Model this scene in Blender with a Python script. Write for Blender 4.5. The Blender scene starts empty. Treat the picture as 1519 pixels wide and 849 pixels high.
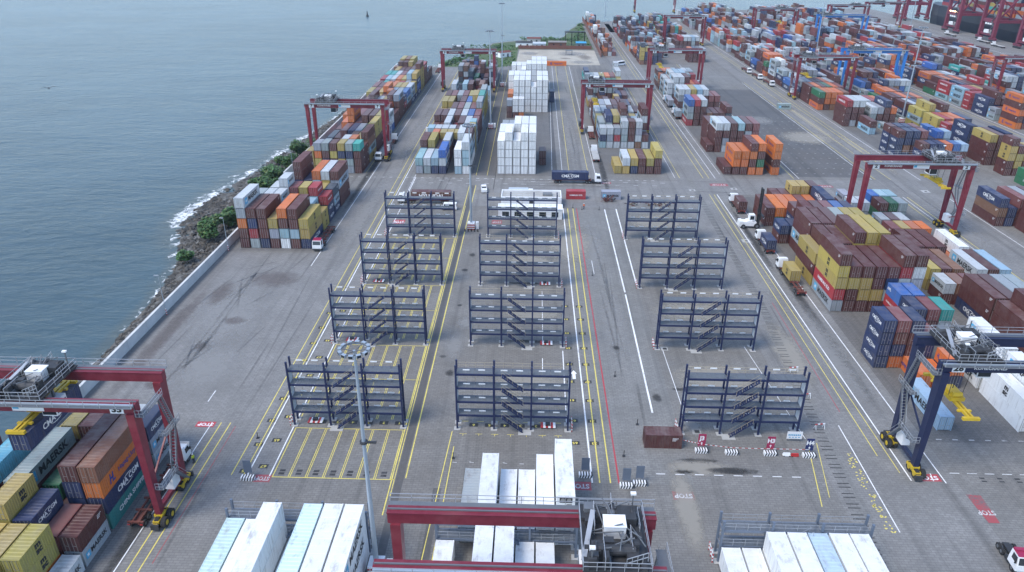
import bpy, math, random
from mathutils import Vector, Matrix
R = math.radians
rnd = random.Random(7)
S = bpy.context.scene
COL = S.collection

# ---------------------------------------------------------------- camera, sky, sun, exposure
cam = bpy.data.cameras.new('camera'); camo = bpy.data.objects.new('camera', cam); COL.objects.link(camo)
cam.sensor_width = 36.0; cam.lens = 1085.0 / 1519 * 36.0
cam.clip_start = 0.5; cam.clip_end = 9000
camo.location = (0, 0, 76.25)
camo.rotation_mode = 'QUATERNION'
PITCH, YAW, ROLL = R(25.983), R(1.661), R(0.2504)
_f = Vector((-math.sin(YAW) * math.cos(PITCH), math.cos(YAW) * math.cos(PITCH), -math.sin(PITCH)))
_r = Vector((math.cos(YAW), math.sin(YAW), 0)); _u = _r.cross(_f)
_r2 = _r * math.cos(ROLL) + _u * math.sin(ROLL); _u2 = -_r * math.sin(ROLL) + _u * math.cos(ROLL)
camo.rotation_quaternion = Matrix((_r2, _u2, -_f)).transposed().to_quaternion()
S.camera = camo
SUN_EL, SUN_AZ = R(56), R(235)          # a veiled sun, high and behind the left shoulder
w = bpy.data.worlds.new('World'); S.world = w; w.use_nodes = True
nt = w.node_tree; bg = nt.nodes['Background']
sky = nt.nodes.new('ShaderNodeTexSky'); sky.sky_type = 'NISHITA'; sky.sun_disc = False
sky.sun_elevation = SUN_EL; sky.sun_rotation = SUN_AZ; sky.air_density = 1.0; sky.dust_density = 0.6; sky.ozone_density = 1.0
nt.links.new(sky.outputs[0], bg.inputs[0]); bg.inputs[1].default_value = 0.15
sun = bpy.data.lights.new('sun', 'SUN'); sun.energy = 1.35; sun.angle = R(25); sun.color = (1.0, 0.93, 0.82)
suno = bpy.data.objects.new('sun', sun); COL.objects.link(suno)
sd = Vector((math.sin(SUN_AZ) * math.cos(SUN_EL), math.cos(SUN_AZ) * math.cos(SUN_EL), math.sin(SUN_EL)))
suno.rotation_euler = sd.to_track_quat('Z', 'Y').to_euler()
vs = S.view_settings; vs.view_transform = 'Standard'; vs.look = 'None'; vs.exposure = 1.14; vs.gamma = 1
S.cycles.use_denoising = True
S.cycles.volume_bounces = 0; S.cycles.max_bounces = 6; S.cycles.transparent_max_bounces = 8

# ---------------------------------------------------------------- materials
def nodes(name):
    m = bpy.data.materials.new(name); m.use_nodes = True
    t = m.node_tree; return m, t, t.nodes['Principled BSDF']
def N(t, kind, **kw):
    n = t.nodes.new(kind)
    for k, v in kw.items(): setattr(n, k, v)
    return n
def mixc(t, fac, a, b, mode='MIX'):
    n = N(t, 'ShaderNodeMix', data_type='RGBA', blend_type=mode)
    for i, v in ((0, fac), (6, a), (7, b)):
        if hasattr(v, 'links'): t.links.new(v, n.inputs[i])
        else: n.inputs[i].default_value = v if i == 0 else (*v, 1)
    return n.outputs[2]
def noise(t, scale, detail=4, rough=.55, vec=None, dist=0):
    n = N(t, 'ShaderNodeTexNoise'); n.inputs['Scale'].default_value = scale; n.inputs['Detail'].default_value = detail
    n.inputs['Roughness'].default_value = rough; n.inputs['Distortion'].default_value = dist
    if vec is not None: t.links.new(vec, n.inputs['Vector'])
    return n.outputs['Fac']
def ramp(t, x, a, b, lo=0.0, hi=1.0):
    n = N(t, 'ShaderNodeMapRange'); n.interpolation_type = 'SMOOTHSTEP'
    t.links.new(x, n.inputs[0]); n.inputs[1].default_value = a; n.inputs[2].default_value = b
    n.inputs[3].default_value = lo; n.inputs[4].default_value = hi
    return n.outputs[0]
def math_(t, op, a, b=0.0):
    n = N(t, 'ShaderNodeMath', operation=op)
    for i, v in enumerate((a, b)):
        if hasattr(v, 'links'): t.links.new(v, n.inputs[i])
        else: n.inputs[i].default_value = v
    return n.outputs[0]
def coord(t, out='Object', scale=None):
    c = N(t, 'ShaderNodeTexCoord').outputs[out]
    if scale:
        mp = N(t, 'ShaderNodeMapping'); mp.inputs['Scale'].default_value = scale; t.links.new(c, mp.inputs[0]); c = mp.outputs[0]
    return c
def bump(t, b, h, strength=.3, dist=.05):
    n = N(t, 'ShaderNodeBump'); n.inputs['Strength'].default_value = strength; n.inputs['Distance'].default_value = dist
    t.links.new(h, n.inputs['Height']); t.links.new(n.outputs[0], b.inputs['Normal'])
MATS = {}
def plain(name, c, rough=.6, metal=0, var=.25, scale=1.2, dirt=(.12, .10, .08), damt=.25):
    if name in MATS: return MATS[name]
    m, t, b = nodes(name)
    v = coord(t)
    n1 = noise(t, scale, 5, .6, v); n2 = noise(t, scale * .22, 3, .5, v)
    c2 = mixc(t, ramp(t, n1, .35, .75, 0, var), c, tuple(min(1, x * 1.35 + .02) for x in c))
    c3 = mixc(t, ramp(t, n2, .5, .8, 0, damt), c2, dirt)
    t.links.new(c3, b.inputs['Base Color']); b.inputs['Roughness'].default_value = rough; b.inputs['Metallic'].default_value = metal
    MATS[name] = m; return m
def emis(name, c, s):
    m, t, b = nodes(name); b.inputs['Base Color'].default_value = (*c, 1); b.inputs['Emission Color'].default_value = (*c, 1); b.inputs['Emission Strength'].default_value = s
    return m
def container_mat(name, attr, roof):
    m, t, b = nodes(name)
    if attr:
        a = N(t, 'ShaderNodeAttribute', attribute_name='Col'); base = a.outputs['Color']; v = coord(t); rn = None
    else:
        oi = N(t, 'ShaderNodeObjectInfo'); base = oi.outputs['Color']
        ad = N(t, 'ShaderNodeVectorMath', operation='MULTIPLY_ADD'); t.links.new(oi.outputs['Random'], ad.inputs[0])
        ad.inputs[1].default_value = (91, 53, 27); t.links.new(coord(t), ad.inputs[2]); v = ad.outputs[0]; rn = oi.outputs['Random']
    mp = N(t, 'ShaderNodeMapping'); mp.inputs['Scale'].default_value = (1, 1, .12) if not roof else (.5, .22, 1); t.links.new(v, mp.inputs[0])
    streak = noise(t, 2.2, 5, .65, mp.outputs[0]); blot = noise(t, .55, 4, .6, v); fine = noise(t, 4.5, 4, .7, v)
    faded = mixc(t, .40 if roof else .2, base, (.34, .32, .31))
    if rn is not None:
        fm = math_(t, 'MULTIPLY', ramp(t, blot, .35, .7, .15, 1), math_(t, 'ADD', math_(t, 'MULTIPLY', rn, .55), .25 if roof else .12))
    else: fm = ramp(t, blot, .35, .75, .0, .35)
    c = mixc(t, fm, base, faded)
    c = mixc(t, ramp(t, streak, .50, .76, 0, .5), c, (.13, .10, .08))
    rust = math_(t, 'MULTIPLY', ramp(t, fine, .62, .70), ramp(t, blot, .50, .66))
    c = mixc(t, math_(t, 'MULTIPLY', rust, .75), c, (.13, .05, .022))
    grime = math_(t, 'MULTIPLY', ramp(t, noise(t, 7.0, 5, .75, v), .56, .72), ramp(t, noise(t, .9, 3, .6, v), .42, .68))
    c = mixc(t, math_(t, 'MULTIPLY', grime, .75 if roof else .45), c, (.13, .105, .08))
    t.links.new(c, b.inputs['Base Color']); b.inputs['Roughness'].default_value = .55 if roof else .5
    bump(t, b, fine, .12, .02)
    return m
M_PAINT = container_mat('container_paint', False, False); M_ROOF = container_mat('container_roof', False, True)
M_PAINT_A = container_mat('container_paint_mass', True, False)
M_HARD = plain('galvanised_hardware', (.34, .34, .33), .45, .5)
M_GAP = plain('undergear_and_gap_shade', (.02, .02, .022), .8)
M_RED = plain('crane_red', (.155, .014, .028), .42, 0, .6, .9, (.24, .07, .075), .6)
M_NAVY = plain('crane_navy', (.009, .016, .055), .4, 0, .3, .5, (.06, .06, .07), .3)
M_CBLUE = plain('crane_blue', (.02, .17, .50), .42, 0, .3, .5)
M_PURP = plain('quay_crane_red', (.17, .025, .05), .5, 0, .3, .3)
M_RNAVY = plain('rack_navy', (.010, .018, .066), .45, 0, .3, .8, (.05, .05, .06), .3)
M_RGREY = plain('rack_grey_steel', (.13, .16, .21), .5, .2)
M_GRATE = plain('grey_grating', (.15, .168, .19), .5, .2, .4, 2.0, (.22, .21, .19), .3)
M_PANEL = plain('pale_panel', (.42, .47, .52), .5)
M_RAIL = plain('rail_steel', (.38, .40, .43), .45, .4)
M_TAN = plain('tan_handrail', (.40, .34, .24), .6)
M_WHITE = plain('white_paint', (.76, .77, .78), .45, 0, .12, .8, (.35, .32, .28), .3)
M_YEL = plain('machine_yellow', (.52, .36, .02), .5, 0, .3, 1.5, (.1, .07, .03), .5)
M_TYRE = plain('tyre_rubber', (.016, .016, .017), .85)
M_DARK = plain('dark_machinery', (.035, .037, .042), .6, .2, .5, 1.5, (.12, .10, .09), .4)
M_GREY = plain('grey_machinery', (.15, .16, .175), .5, .3)
M_GLASS = plain('window_glass', (.02, .028, .035), .08, 0, .05)
M_CONC = plain('pale_concrete', (.36, .36, .35), .85, 0, .4, .9, (.18, .17, .15), .5)
M_BLACK = plain('black_paint', (.015, .015, .016), .6)
M_SIGNR = plain('sign_crimson', (.30, .02, .07), .5); M_SIGNB = plain('sign_navy', (.01, .02, .10), .5)
M_STR = plain('stripe_red', (.42, .03, .03), .55)
M_TRUCKRED = plain('trailer_rust_red', (.14, .04, .03), .7, 0, .4, 1.5)
M_POLE = plain('galvanised_pole', (.34, .40, .46), .45, .35, .2, .3)
M_WOOD = plain('weathered_wood', (.13, .09, .06), .9)
M_BLUEP = plain('pale_blue_print', (.05, .30, .52), .5)
M_ORVEST = plain('orange_workwear', (.62, .13, .03), .8); M_HIVIS = plain('hivis_yellow', (.55, .62, .04), .8)
M_SKIN = plain('skin', (.20, .10, .065), .6); M_TROU = plain('dark_trousers', (.02, .025, .045), .8)
M_BROWNWALL = plain('brown_wall', (.15, .06, .045), .85); M_ROOFT = plain('shed_roof', (.20, .19, .18), .8)
M_HULL = plain('hull_dark', (.012, .016, .03), .5, 0, .3, .05)

def paint_line(name, c, wear=.45):
    m, t, b = nodes(name); v = coord(t)
    n = math_(t, 'ADD', math_(t, 'MULTIPLY', noise(t, 2.5, 5, .7, v), .6), math_(t, 'MULTIPLY', noise(t, .25, 3, .6, v), .45))
    cc = mixc(t, ramp(t, n, .50, .66, 0, wear), c, (.12, .12, .125))
    t.links.new(cc, b.inputs['Base Color']); b.inputs['Roughness'].default_value = .75
    return m
L_W = paint_line('white_road_paint', (.80, .81, .82)); L_Y = paint_line('yellow_road_paint', (.74, .62, .13)); L_R = paint_line('red_road_paint', (.42, .045, .06))
L_RF = paint_line('faded_red_road_paint', (.32, .07, .08), .85); L_K = paint_line('black_road_paint', (.03, .03, .032), .4); L_WF = paint_line('faded_white_road_paint', (.5, .5, .5), .8)

def ground_mat(name, c, lanes=False, pav=0.0, stain=.5, tint=(.16, .13, .10), tamt=.35):
    m, t, b = nodes(name); v = coord(t)
    big = noise(t, .018, 5, .6, v, .6); mid = noise(t, .12, 5, .65, v); fin = noise(t, 1.6, 5, .75, v)
    st = N(t, 'ShaderNodeMapping'); st.inputs['Scale'].default_value = (.42, .009, 1); t.links.new(v, st.inputs[0]); tr = noise(t, 1.0, 4, .6, st.outputs[0])
    cc = mixc(t, ramp(t, big, .35, .68, 0, tamt), c, tint)
    cc = mixc(t, ramp(t, mid, .38, .72, 0, .45), cc, tuple(x * 1.55 for x in c))
    cc = mixc(t, ramp(t, tr, .48, .72, 0, stain), cc, tuple(x * .42 for x in c))
    sp = noise(t, .35, 6, .7, v); cc = mixc(t, ramp(t, sp, .64, .72, 0, .55), cc, tuple(x * .35 for x in c))
    cc = mixc(t, ramp(t, fin, .3, .7, 0, .45), cc, tuple(x * .62 for x in c))
    if pav:
        br = N(t, 'ShaderNodeTexBrick'); br.inputs['Scale'].default_value = 1.0; br.inputs['Brick Width'].default_value = .9; br.inputs['Row Height'].default_value = .45
        br.inputs['Mortar Size'].default_value = .05; br.inputs['Mortar Smooth'].default_value = .5; t.links.new(v, br.inputs['Vector'])
        cc = mixc(t, math_(t, 'MULTIPLY', br.outputs['Fac'], pav), cc, tuple(x * .45 for x in c))
        br.inputs['Color1'].default_value = (.3, .3, .3, 1); br.inputs['Color2'].default_value = (.7, .7, .7, 1)
        cc = mixc(t, .22, cc, br.outputs['Color'], 'OVERLAY')
    t.links.new(cc, b.inputs['Base Color']); b.inputs['Roughness'].default_value = .8
    bump(t, b, fin, .35, .02)
    return m
G_YARD = ground_mat('block_paving', (.188, .184, .176), pav=.22)
G_LANE = ground_mat('worn_lane_paving', (.204, .201, .196), stain=.6, tint=(.22, .205, .19), tamt=.3, pav=.15)
G_DARK = ground_mat('dark_asphalt', (.095, .096, .099), stain=.5)
G_SLOT = ground_mat('slot_paving', (.142, .140, .138), pav=.3)
G_CONC = ground_mat('dusty_concrete', (.20, .20, .195), stain=.4, tint=(.235, .215, .18), tamt=.4, pav=.2)
G_SAND = ground_mat('pale_sand', (.40, .37, .31), stain=.2, tint=(.30, .25, .18), tamt=.5)
G_EARTH = ground_mat('grassy_earth', (.06, .10, .03), stain=.2, tint=(.14, .13, .06), tamt=.45)
G_ROCK = ground_mat('shore_rock', (.085, .078, .068), stain=.2, tint=(.05, .05, .045))

def soft_mat(name, c, dens=.8, top=1.02):
    m, t, b = nodes(name); v = coord(t)
    a = N(t, 'ShaderNodeAttribute', attribute_name='soft').outputs['Fac']
    n = math_(t, 'ADD', math_(t, 'MULTIPLY', noise(t, .55, 6, .7, v, .8), .75), math_(t, 'MULTIPLY', a, .62))
    b.inputs['Base Color'].default_value = (*c, 1); b.inputs['Roughness'].default_value = .85
    t.links.new(math_(t, 'MULTIPLY', ramp(t, n, .48, top), dens), b.inputs['Alpha']); return m
W_TYRE = soft_mat('tyre_wear', (.09, .09, .09), .24)
W_DUST, W_PALE, W_OIL, W_RUST = soft_mat('dust_wear', (.33, .31, .27), .7, .92), soft_mat('pale_wear', (.29, .29, .285), .6), soft_mat('oil_wear', (.05, .05, .051), .7), soft_mat('rusty_wear', (.13, .105, .10), .42)
# ---------------------------------------------------------------- mesh helpers
class MB:
    def __init__(s): s.v = []; s.f = []; s.m = []
    def quad(s, a, b, c, d, m=0):
        i = len(s.v); s.v += [tuple(a), tuple(b), tuple(c), tuple(d)]; s.f.append((i, i + 1, i + 2, i + 3)); s.m.append(m)
    def box(s, x0, x1, y0, y1, z0, z1, m=0, top=None):
        i = len(s.v)
        s.v += [(x0, y0, z0), (x1, y0, z0), (x1, y1, z0), (x0, y1, z0), (x0, y0, z1), (x1, y0, z1), (x1, y1, z1), (x0, y1, z1)]
        for k, q in enumerate(((0, 3, 2, 1), (4, 5, 6, 7), (0, 1, 5, 4), (1, 2, 6, 5), (2, 3, 7, 6), (3, 0, 4, 7))):
            s.f.append(tuple(i + j for j in q)); s.m.append(top if (k == 1 and top is not None) else m)
        return s
    def bar(s, p, q, w, h=None, m=0, w2=None, h2=None):
        p, q = Vector(p), Vector(q); h = w if h is None else h; w2 = w if w2 is None else w2; h2 = h if h2 is None else h2
        d = (q - p).normalized(); up = Vector((0, 0, 1)) if abs(d.z) < .95 else Vector((0, 1, 0))
        a = d.cross(up).normalized(); b = a.cross(d)
        i = len(s.v)
        for o, ww, hh in ((p, w, h), (q, w2, h2)):
            for sx, sy in ((-1, -1), (1, -1), (1, 1), (-1, 1)): s.v.append(tuple(o + a * sx * ww / 2 + b * sy * hh / 2))
        for q4 in ((0, 1, 2, 3), (7, 6, 5, 4), (0, 4, 5, 1), (1, 5, 6, 2), (2, 6, 7, 3), (3, 7, 4, 0)): s.f.append(tuple(i + j for j in q4)); s.m.append(m)
        return s
    def cyl(s, p, q, r, r2=None, n=10, m=0, cap=True, m2=None):
        p, q = Vector(p), Vector(q); r2 = r if r2 is None else r2
        d = (q - p).normalized(); up = Vector((0, 0, 1)) if abs(d.z) < .95 else Vector((0, 1, 0))
        a = d.cross(up).normalized(); b = a.cross(d); i = len(s.v)
        for o, rr in ((p, r), (q, r2)):
            for k in range(n):
                t = 2 * math.pi * k / n; s.v.append(tuple(o + a * rr * math.cos(t) + b * rr * math.sin(t)))
        for k in range(n):
            k2 = (k + 1) % n; s.f.append((i + k, i + k2, i + n + k2, i + n + k)); s.m.append(m)
        if cap:
            s.f.append(tuple(i + k for k in range(n))[::-1]); s.m.append(m if m2 is None else m2); s.f.append(tuple(i + n + k for k in range(n))); s.m.append(m if m2 is None else m2)
        return s
    def mesh(s, name, mats):
        me = bpy.data.meshes.new(name); me.from_pydata(s.v, [], s.f)
        for x in mats: me.materials.append(x)
        if len(mats) > 1: me.polygons.foreach_set('material_index', s.m)
        me.update(); return me
CACHE = {}
def link(name, me, parent=None, loc=(0, 0, 0), rz=0, **props):
    o = bpy.data.objects.new(name, me); COL.objects.link(o); o.location = loc
    if rz: o.rotation_euler = (0, 0, rz)
    if parent is not None: o.parent = parent
    for k, v in props.items(): o[k] = v
    return o
def part(name, key, fn, mats, parent=None, loc=(0, 0, 0), rz=0, **props):
    key = (name, key)
    if key not in CACHE:
        b = MB(); fn(b); CACHE[key] = b.mesh(name, mats)
    return link(name, CACHE[key], parent, loc, rz, **props)
def empty(name, label, cat, loc, rz=0, group=None):
    o = link(name, None, None, loc, rz, label=label, category=cat); o.empty_display_size = .5
    if group: o['group'] = group
    return o
TXT = {}
def text_mesh(s, bold=.02):
    if (s, bold) not in TXT:
        c = bpy.data.curves.new('t', 'FONT'); c.body = s; c.size = 1; c.align_x = 'CENTER'; c.align_y = 'CENTER'; c.resolution_u = 2; c.offset = bold; c.space_line = .72
        o = bpy.data.objects.new('t', c); COL.objects.link(o)
        me = bpy.data.meshes.new_from_object(o.evaluated_get(bpy.context.evaluated_depsgraph_get()))
        bpy.data.objects.remove(o); bpy.data.curves.remove(c)
        TXT[(s, bold)] = me
    return TXT[(s, bold)]
LET = {}
def letters(s, mat, bold=.02):
    k = (s, mat.name, bold)
    if k not in LET:
        me = text_mesh(s, bold).copy(); me.name = 'lettering'; me.materials.clear(); me.materials.append(mat); LET[k] = me
    return LET[k]
def put_text(s, mat, size, pos, side, parent=None, name='lettering', stretch=1.0, bold=.02, rz=0, **props):
    """side: 'E' reads on a +X face, 'W' on a -X face, 'S' on a -Y face, 'G' flat on the ground"""
    o = link(name, letters(s, mat, bold), parent, pos, **props); o.scale = (size * stretch, size, size)
    o.rotation_euler = {'E': (R(90), 0, R(90)), 'W': (R(90), 0, R(-90)), 'S': (R(90), 0, 0), 'G': (0, 0, rz)}[side]
    return o
# ---------------------------------------------------------------- ground, water, shore
def sheet(name, pts, z, mat, kind='structure', parent=None, thick=None):
    me = bpy.data.meshes.new(name)
    v = [(x, y, z) for x, y in pts]; n = len(v); f = [tuple(range(n))]
    if thick:
        v += [(x, y, z - thick) for x, y in pts]; f += [(i, i + n, (i + 1) % n + n, (i + 1) % n) for i in range(n)]
    me.from_pydata(v, [], f); me.materials.append(mat); me.update()
    o = link(name, me, parent)
    if kind: o['kind'] = kind
    return o
def rect(name, x0, x1, y0, y1, z, mat, **k): return sheet(name, [(x0, y0), (x1, y0), (x1, y1), (x0, y1)], z, mat, **k)
sheet('yard_ground', [(-80.6, -60), (364, -60), (364, 866), (330, 862), (200, 835), (142, 787), (105, 750), (62, 716), (46, 736), (41.5, 707),
      (29, 655), (21, 600), (4, 598), (-32, 570), (-45, 488), (-60, 463), (-84, 461), (-84, 236), (-80.6, 234)], 0, G_YARD, thick=6)
# travel lanes, dark strips, slots: sheets 4 mm apart
Z1, Z2, Z3, Z4 = .004, .008, .012, .016
for i, (x0, x1, y0, y1, m) in enumerate([(-56, -40.2, 40, 461, G_LANE), (-80.3, -56, 95, 174, G_LANE), (9.6, 25.4, 88, 210, G_CONC), (8.5, 22, 240, 470, G_LANE), (46.6, 66, 40, 700, G_LANE),
        (-40.2, 46.6, 212, 240, G_LANE), (66, 130, 226, 243, G_LANE), (117, 134, 40, 226, G_LANE), (117, 134, 243, 720, G_LANE), (186, 204, 100, 830, G_LANE), (322, 362, 60, 860, G_LANE), (62, 100, 640, 712, G_LANE)]):
    rect('travel_lane', x0, x1, y0, y1, Z1, m)
for x0, x1, y0, y1 in [(-21.4, -12.9, 243, 455), (90, 116, 246, 400), (6.6, 8.5, 243, 380)]: rect('dark_asphalt', x0, x1, y0, y1, Z1, G_DARK)
for x0, x1, y0, y1 in [(-77, -57.9, 175, 225), (-78, -58, 242, 458), (-41, -21.6, 243, 460), (25, 45, 246, 460), (66.1, 86.5, 100, 224), (66.1, 86.5, 246, 460), (-77, -57.5, 40, 92), (92.5, 113, 120, 224), (133.8, 184, 270, 640), (25.5, 45, 40, 76), (-12.5, 6.6, 243, 420)]: rect('slot_paving', x0, x1, y0, y1, Z2, G_SLOT)
def soft_patch(name, x, y, rx, ry, mat, rz=0.0, z=Z3 + .0006, n=20):
    v = [(0, 0, 0)]; at = [1.0]; f = []
    for k, (q, w_) in enumerate(((.33, .9), (.66, .55), (1.0, 0.0))):
        for i in range(n): t_ = 6.2832 * i / n; v.append((rx * q * math.cos(t_), ry * q * math.sin(t_), 0)); at.append(w_)
    f += [(0, 1 + i, 1 + (i + 1) % n) for i in range(n)]
    for k in range(2): f += [(1 + k * n + i, 1 + (k + 1) * n + i, 1 + (k + 1) * n + (i + 1) % n, 1 + k * n + (i + 1) % n) for i in range(n)]
    me = bpy.data.meshes.new(name); me.from_pydata(v, [], f); me.attributes.new('soft', 'FLOAT', 'POINT').data.foreach_set('value', at); me.materials.append(mat)
    soft_patch.n += 1; o = link(name, me, None, (x, y, z + .0004 * (soft_patch.n % 8)), rz); o['kind'] = 'structure'
soft_patch.n = 0
for q in [(0, 115, 9, 6), (35, 118, 11, 7), (36, 145, 12, 6), (36, 172, 12, 6), (36, 200, 11, 9), (0, 143, 9, 5), (0, 171, 9, 5), (23.5, 83, 2.6, 12), (27, 92, 7, 2.5), (52, 128, 4, 16), (122, 330, 3, 60), (127, 280, 3, 40), (-68, 200, 3, 25), (112, 300, 14, 14), (10, 185, 8, 20)]: soft_patch('dust_patch', *q, W_DUST)
for q in [(-66, 140, 12, 22), (-62, 118, 9, 14), (16, 180, 5, 24), (18, 140, 5, 22), (28, 104, 3, 6), (-26, 152, 4, 6), (-15.5, 128, 3, 9), (60, 130, 6, 30), (56, 165, 6, 22), (100, 330, 10, 12), (122, 200, 6, 30), (-50, 200, 4, 50), (-48, 300, 4, 60), (15, 300, 4, 60), (60, 330, 5, 60), (195, 420, 6, 90), (-14, 138, 2.5, 4), (340, 650, 12, 80)]: soft_patch('worn_patch', *q, W_PALE)
for q in [(23.2, 111.2, 1.2, 1.7), (17.5, 128.6, 1, 1.1), (-15.2, 118, 1.2, 1.5), (-17.2, 124, 1, .7), (-15.4, 174.5, 1.1, 1.6), (28, 114, 2.2, .7), (27, 93.8, 4.2, .8), (24.6, 91, 2, .6), (31, 91.5, 4, 1), (-16, 146, .8, .8), (-30, 133, 3, 1.2), (-31, 160, 2.4, 1), (0, 130.5, 7, .9), (-2, 158, 6, .9), (-16.5, 165, 1.2, 1.2), (33, 91.5, 4, 1.2), (62, 140, 1.6, 40), (60.6, 190, 1.2, 30), (-55, 78, 1.4, 20), (-56.8, 250, 1.5, 60), (24.5, 250, 1.5, 30)]: soft_patch('oil_patch', *q, W_OIL)
for q in [(-64, 137, 3.4, 2.4), (-66.5, 126, 2.4, 2.2), (-72, 150, 3, 8), (-70, 112, 2, 2), (-76, 130, 2.5, 30), (-62, 158, 8, 6), ]: soft_patch('rusty_patch', *q, W_RUST)
for q in [(5, 490, 14, 12), (25, 520, 13, 14), (30, 485, 10, 9), (-4, 520, 8, 10)]: soft_patch('sand_wear', *q, W_PALE, 0, Z3 + .02)
for q in [(14, 486, 9, 5), (33, 505, 6, 14), (20, 500, 5, 4)]: soft_patch('sand_track', *q, W_RUST, 0, Z3 + .03)
gt = random.Random(21)
for k in range(46):
    xx, ya, yb = gt.choice(((-50, 70, 440), (-48, 60, 440), (-52.5, 60, 250), (62, 95, 225), (60.8, 95, 225), (16, 100, 210), (18, 90, 210), (-30, 225, 235), (122, 120, 600), (125, 240, 600), (55, 70, 240), (15, 245, 460), (54, 245, 500), (-66, 100, 170), (194, 240, 600)))
    soft_patch('tyre_track', xx + gt.uniform(-2.4, 2.4), gt.uniform(ya, yb), gt.uniform(.25, .5), gt.uniform(10, 34), W_TYRE, gt.uniform(-.05, .05))
for k in range(16): soft_patch('tyre_track', gt.uniform(-36, 60), gt.uniform(226, 240), gt.uniform(8, 22), gt.uniform(.25, .5), W_TYRE, gt.uniform(-.08, .08))
for k in range(14): soft_patch('tyre_track', gt.uniform(-75, -54), gt.uniform(105, 172), gt.uniform(.25, .45), gt.uniform(6, 16), W_TYRE, gt.uniform(-.9, .3))
# sandy lot, grass and earth at the far tip
sheet('sand_lot', [(-12, 474), (41, 474), (41.5, 536), (-11, 537)], Z2, G_SAND)
sheet('grass_ground', [(-60, 463), (-22, 463), (-12, 474), (-12, 540), (41.5, 541), (41.5, 700), (29, 652), (21, 597), (4, 595), (-31, 567), (-44, 487)], Z1, G_EARTH)
def shore_x(y):
    P = [(-60, -86.2), (60, -86.2), (100, -85.8), (120, -85.4), (150, -87), (172, -91), (185, -97), (197, -102), (212, -103.5), (232, -102), (255, -99), (290, -95), (340, -90), (400, -87.5), (461, -86), (480, -60)]
    for (a, xa), (b, xb) in zip(P, P[1:]):
        if a <= y <= b: return xa + (xb - xa) * (y - a) / (b - a)
    return P[0][1] if y < P[0][0] else -60
def water():
    xs = [-2600, -1800, -1200, -800, -600, -450, -350, -280, -230] + [-200 + 3 * i for i in range(48)]
    xs = [x for x in xs if x < -56] + [-50, 0, 60, 130, 200, 300, 420, 700, 1200, 1800, 2600]
    ys = [-900, -400, -150, -60] + [-20 + 6 * i for i in range(90)] + [530, 560, 600, 660, 720, 800, 900, 1050, 1300, 1700, 2300, 3000]
    v = []; at = []
    for y in ys:
        for x in xs:
            d = shore_x(min(max(y, -60), 480)) - x if y < 485 else 999
            fo = 0.0
            if -6 < d < 40: fo = max(0, 1 - abs(d - 1.0) / 4.2)
            if 180 < y < 300 and -3 < d < 12: fo = max(fo, .6 * max(0, 1 - abs(d - 4) / 8))
            if 198 < y < 226 and abs(d - 3) < 3: fo = max(fo, .85)
            v.append((x, y, -2.2)); at.append(min(1, fo))
    nx = len(xs); f = [(j * nx + i, j * nx + i + 1, (j + 1) * nx + i + 1, (j + 1) * nx + i) for j in range(len(ys) - 1) for i in range(nx - 1)]
    me = bpy.data.meshes.new('sea_water'); me.from_pydata(v, [], f)
    a = me.attributes.new('foam', 'FLOAT', 'POINT'); a.data.foreach_set('value', at)
    m, t, b = nodes('sea_water'); vv = coord(t)
    mp = N(t, 'ShaderNodeMapping'); mp.inputs['Scale'].default_value = (.45, 1, 1); mp.inputs['Rotation'].default_value = (0, 0, R(12)); t.links.new(vv, mp.inputs[0])
    wv = noise(t, .30, 6, .62, mp.outputs[0], .4); sw = noise(t, .045, 4, .55, mp.outputs[0]); slow = noise(t, .008, 4, .6, vv)
    fa = N(t, 'ShaderNodeAttribute', attribute_name='foam').outputs['Fac']
    fn = math_(t, 'ADD', math_(t, 'MULTIPLY', noise(t, .33, 6, .75, vv, 1.2), 1.0), math_(t, 'MULTIPLY', fa, .46))
    fm = math_(t, 'MULTIPLY', ramp(t, fn, .82, .95), ramp(t, fa, .02, .2))
    c = mixc(t, ramp(t, slow, .35, .65), (.044, .076, .092), (.060, .102, .124))
    c = mixc(t, ramp(t, fa, .05, .6, 0, .5), c, (.09, .10, .09))
    c = mixc(t, fm, c, (.72, .74, .75))
    t.links.new(c, b.inputs['Base Color']); t.links.new(ramp(t, fm, 0, 1, .27, .8), b.inputs['Roughness']); b.inputs['IOR'].default_value = 1.33; b.inputs['Specular IOR Level'].default_value = .27
    b1 = N(t, 'ShaderNodeBump'); b1.inputs['Strength'].default_value = .42; b1.inputs['Distance'].default_value = 1.3; t.links.new(wv, b1.inputs['Height'])
    b2 = N(t, 'ShaderNodeBump'); b2.inputs['Strength'].default_value = .28; b2.inputs['Distance'].default_value = 3.0; t.links.new(sw, b2.inputs['Height']); t.links.new(b1.outputs[0], b2.inputs['Normal'])
    t.links.new(b2.outputs[0], b.inputs['Normal'])
    me.materials.append(m); o = link('sea_water', me); o['kind'] = 'structure'
water()
def bank():
    ys = [-60 + 5 * i for i in range(105)]; v = []; K = 7
    for y in ys:
        xw = -80.8 if y < 235 else -84.2; xs = shore_x(min(max(y, -60), 461)) - 2.5
        for k in range(K):
            u = k / (K - 1); v.append((xw + (xs - xw) * u, y, .35 - 2.95 * u ** .8 + (rnd.uniform(-.35, .35) if 0 < k < K - 1 else 0)))
    f = [(j * K + i, j * K + i + 1, (j + 1) * K + i + 1, (j + 1) * K + i) for j in range(len(ys) - 1) for i in range(K - 1)]
    me = bpy.data.meshes.new('shore_bank'); me.from_pydata(v, [], f); me.materials.append(G_ROCK); link('shore_bank', me)['kind'] = 'structure'
bank()
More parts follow.
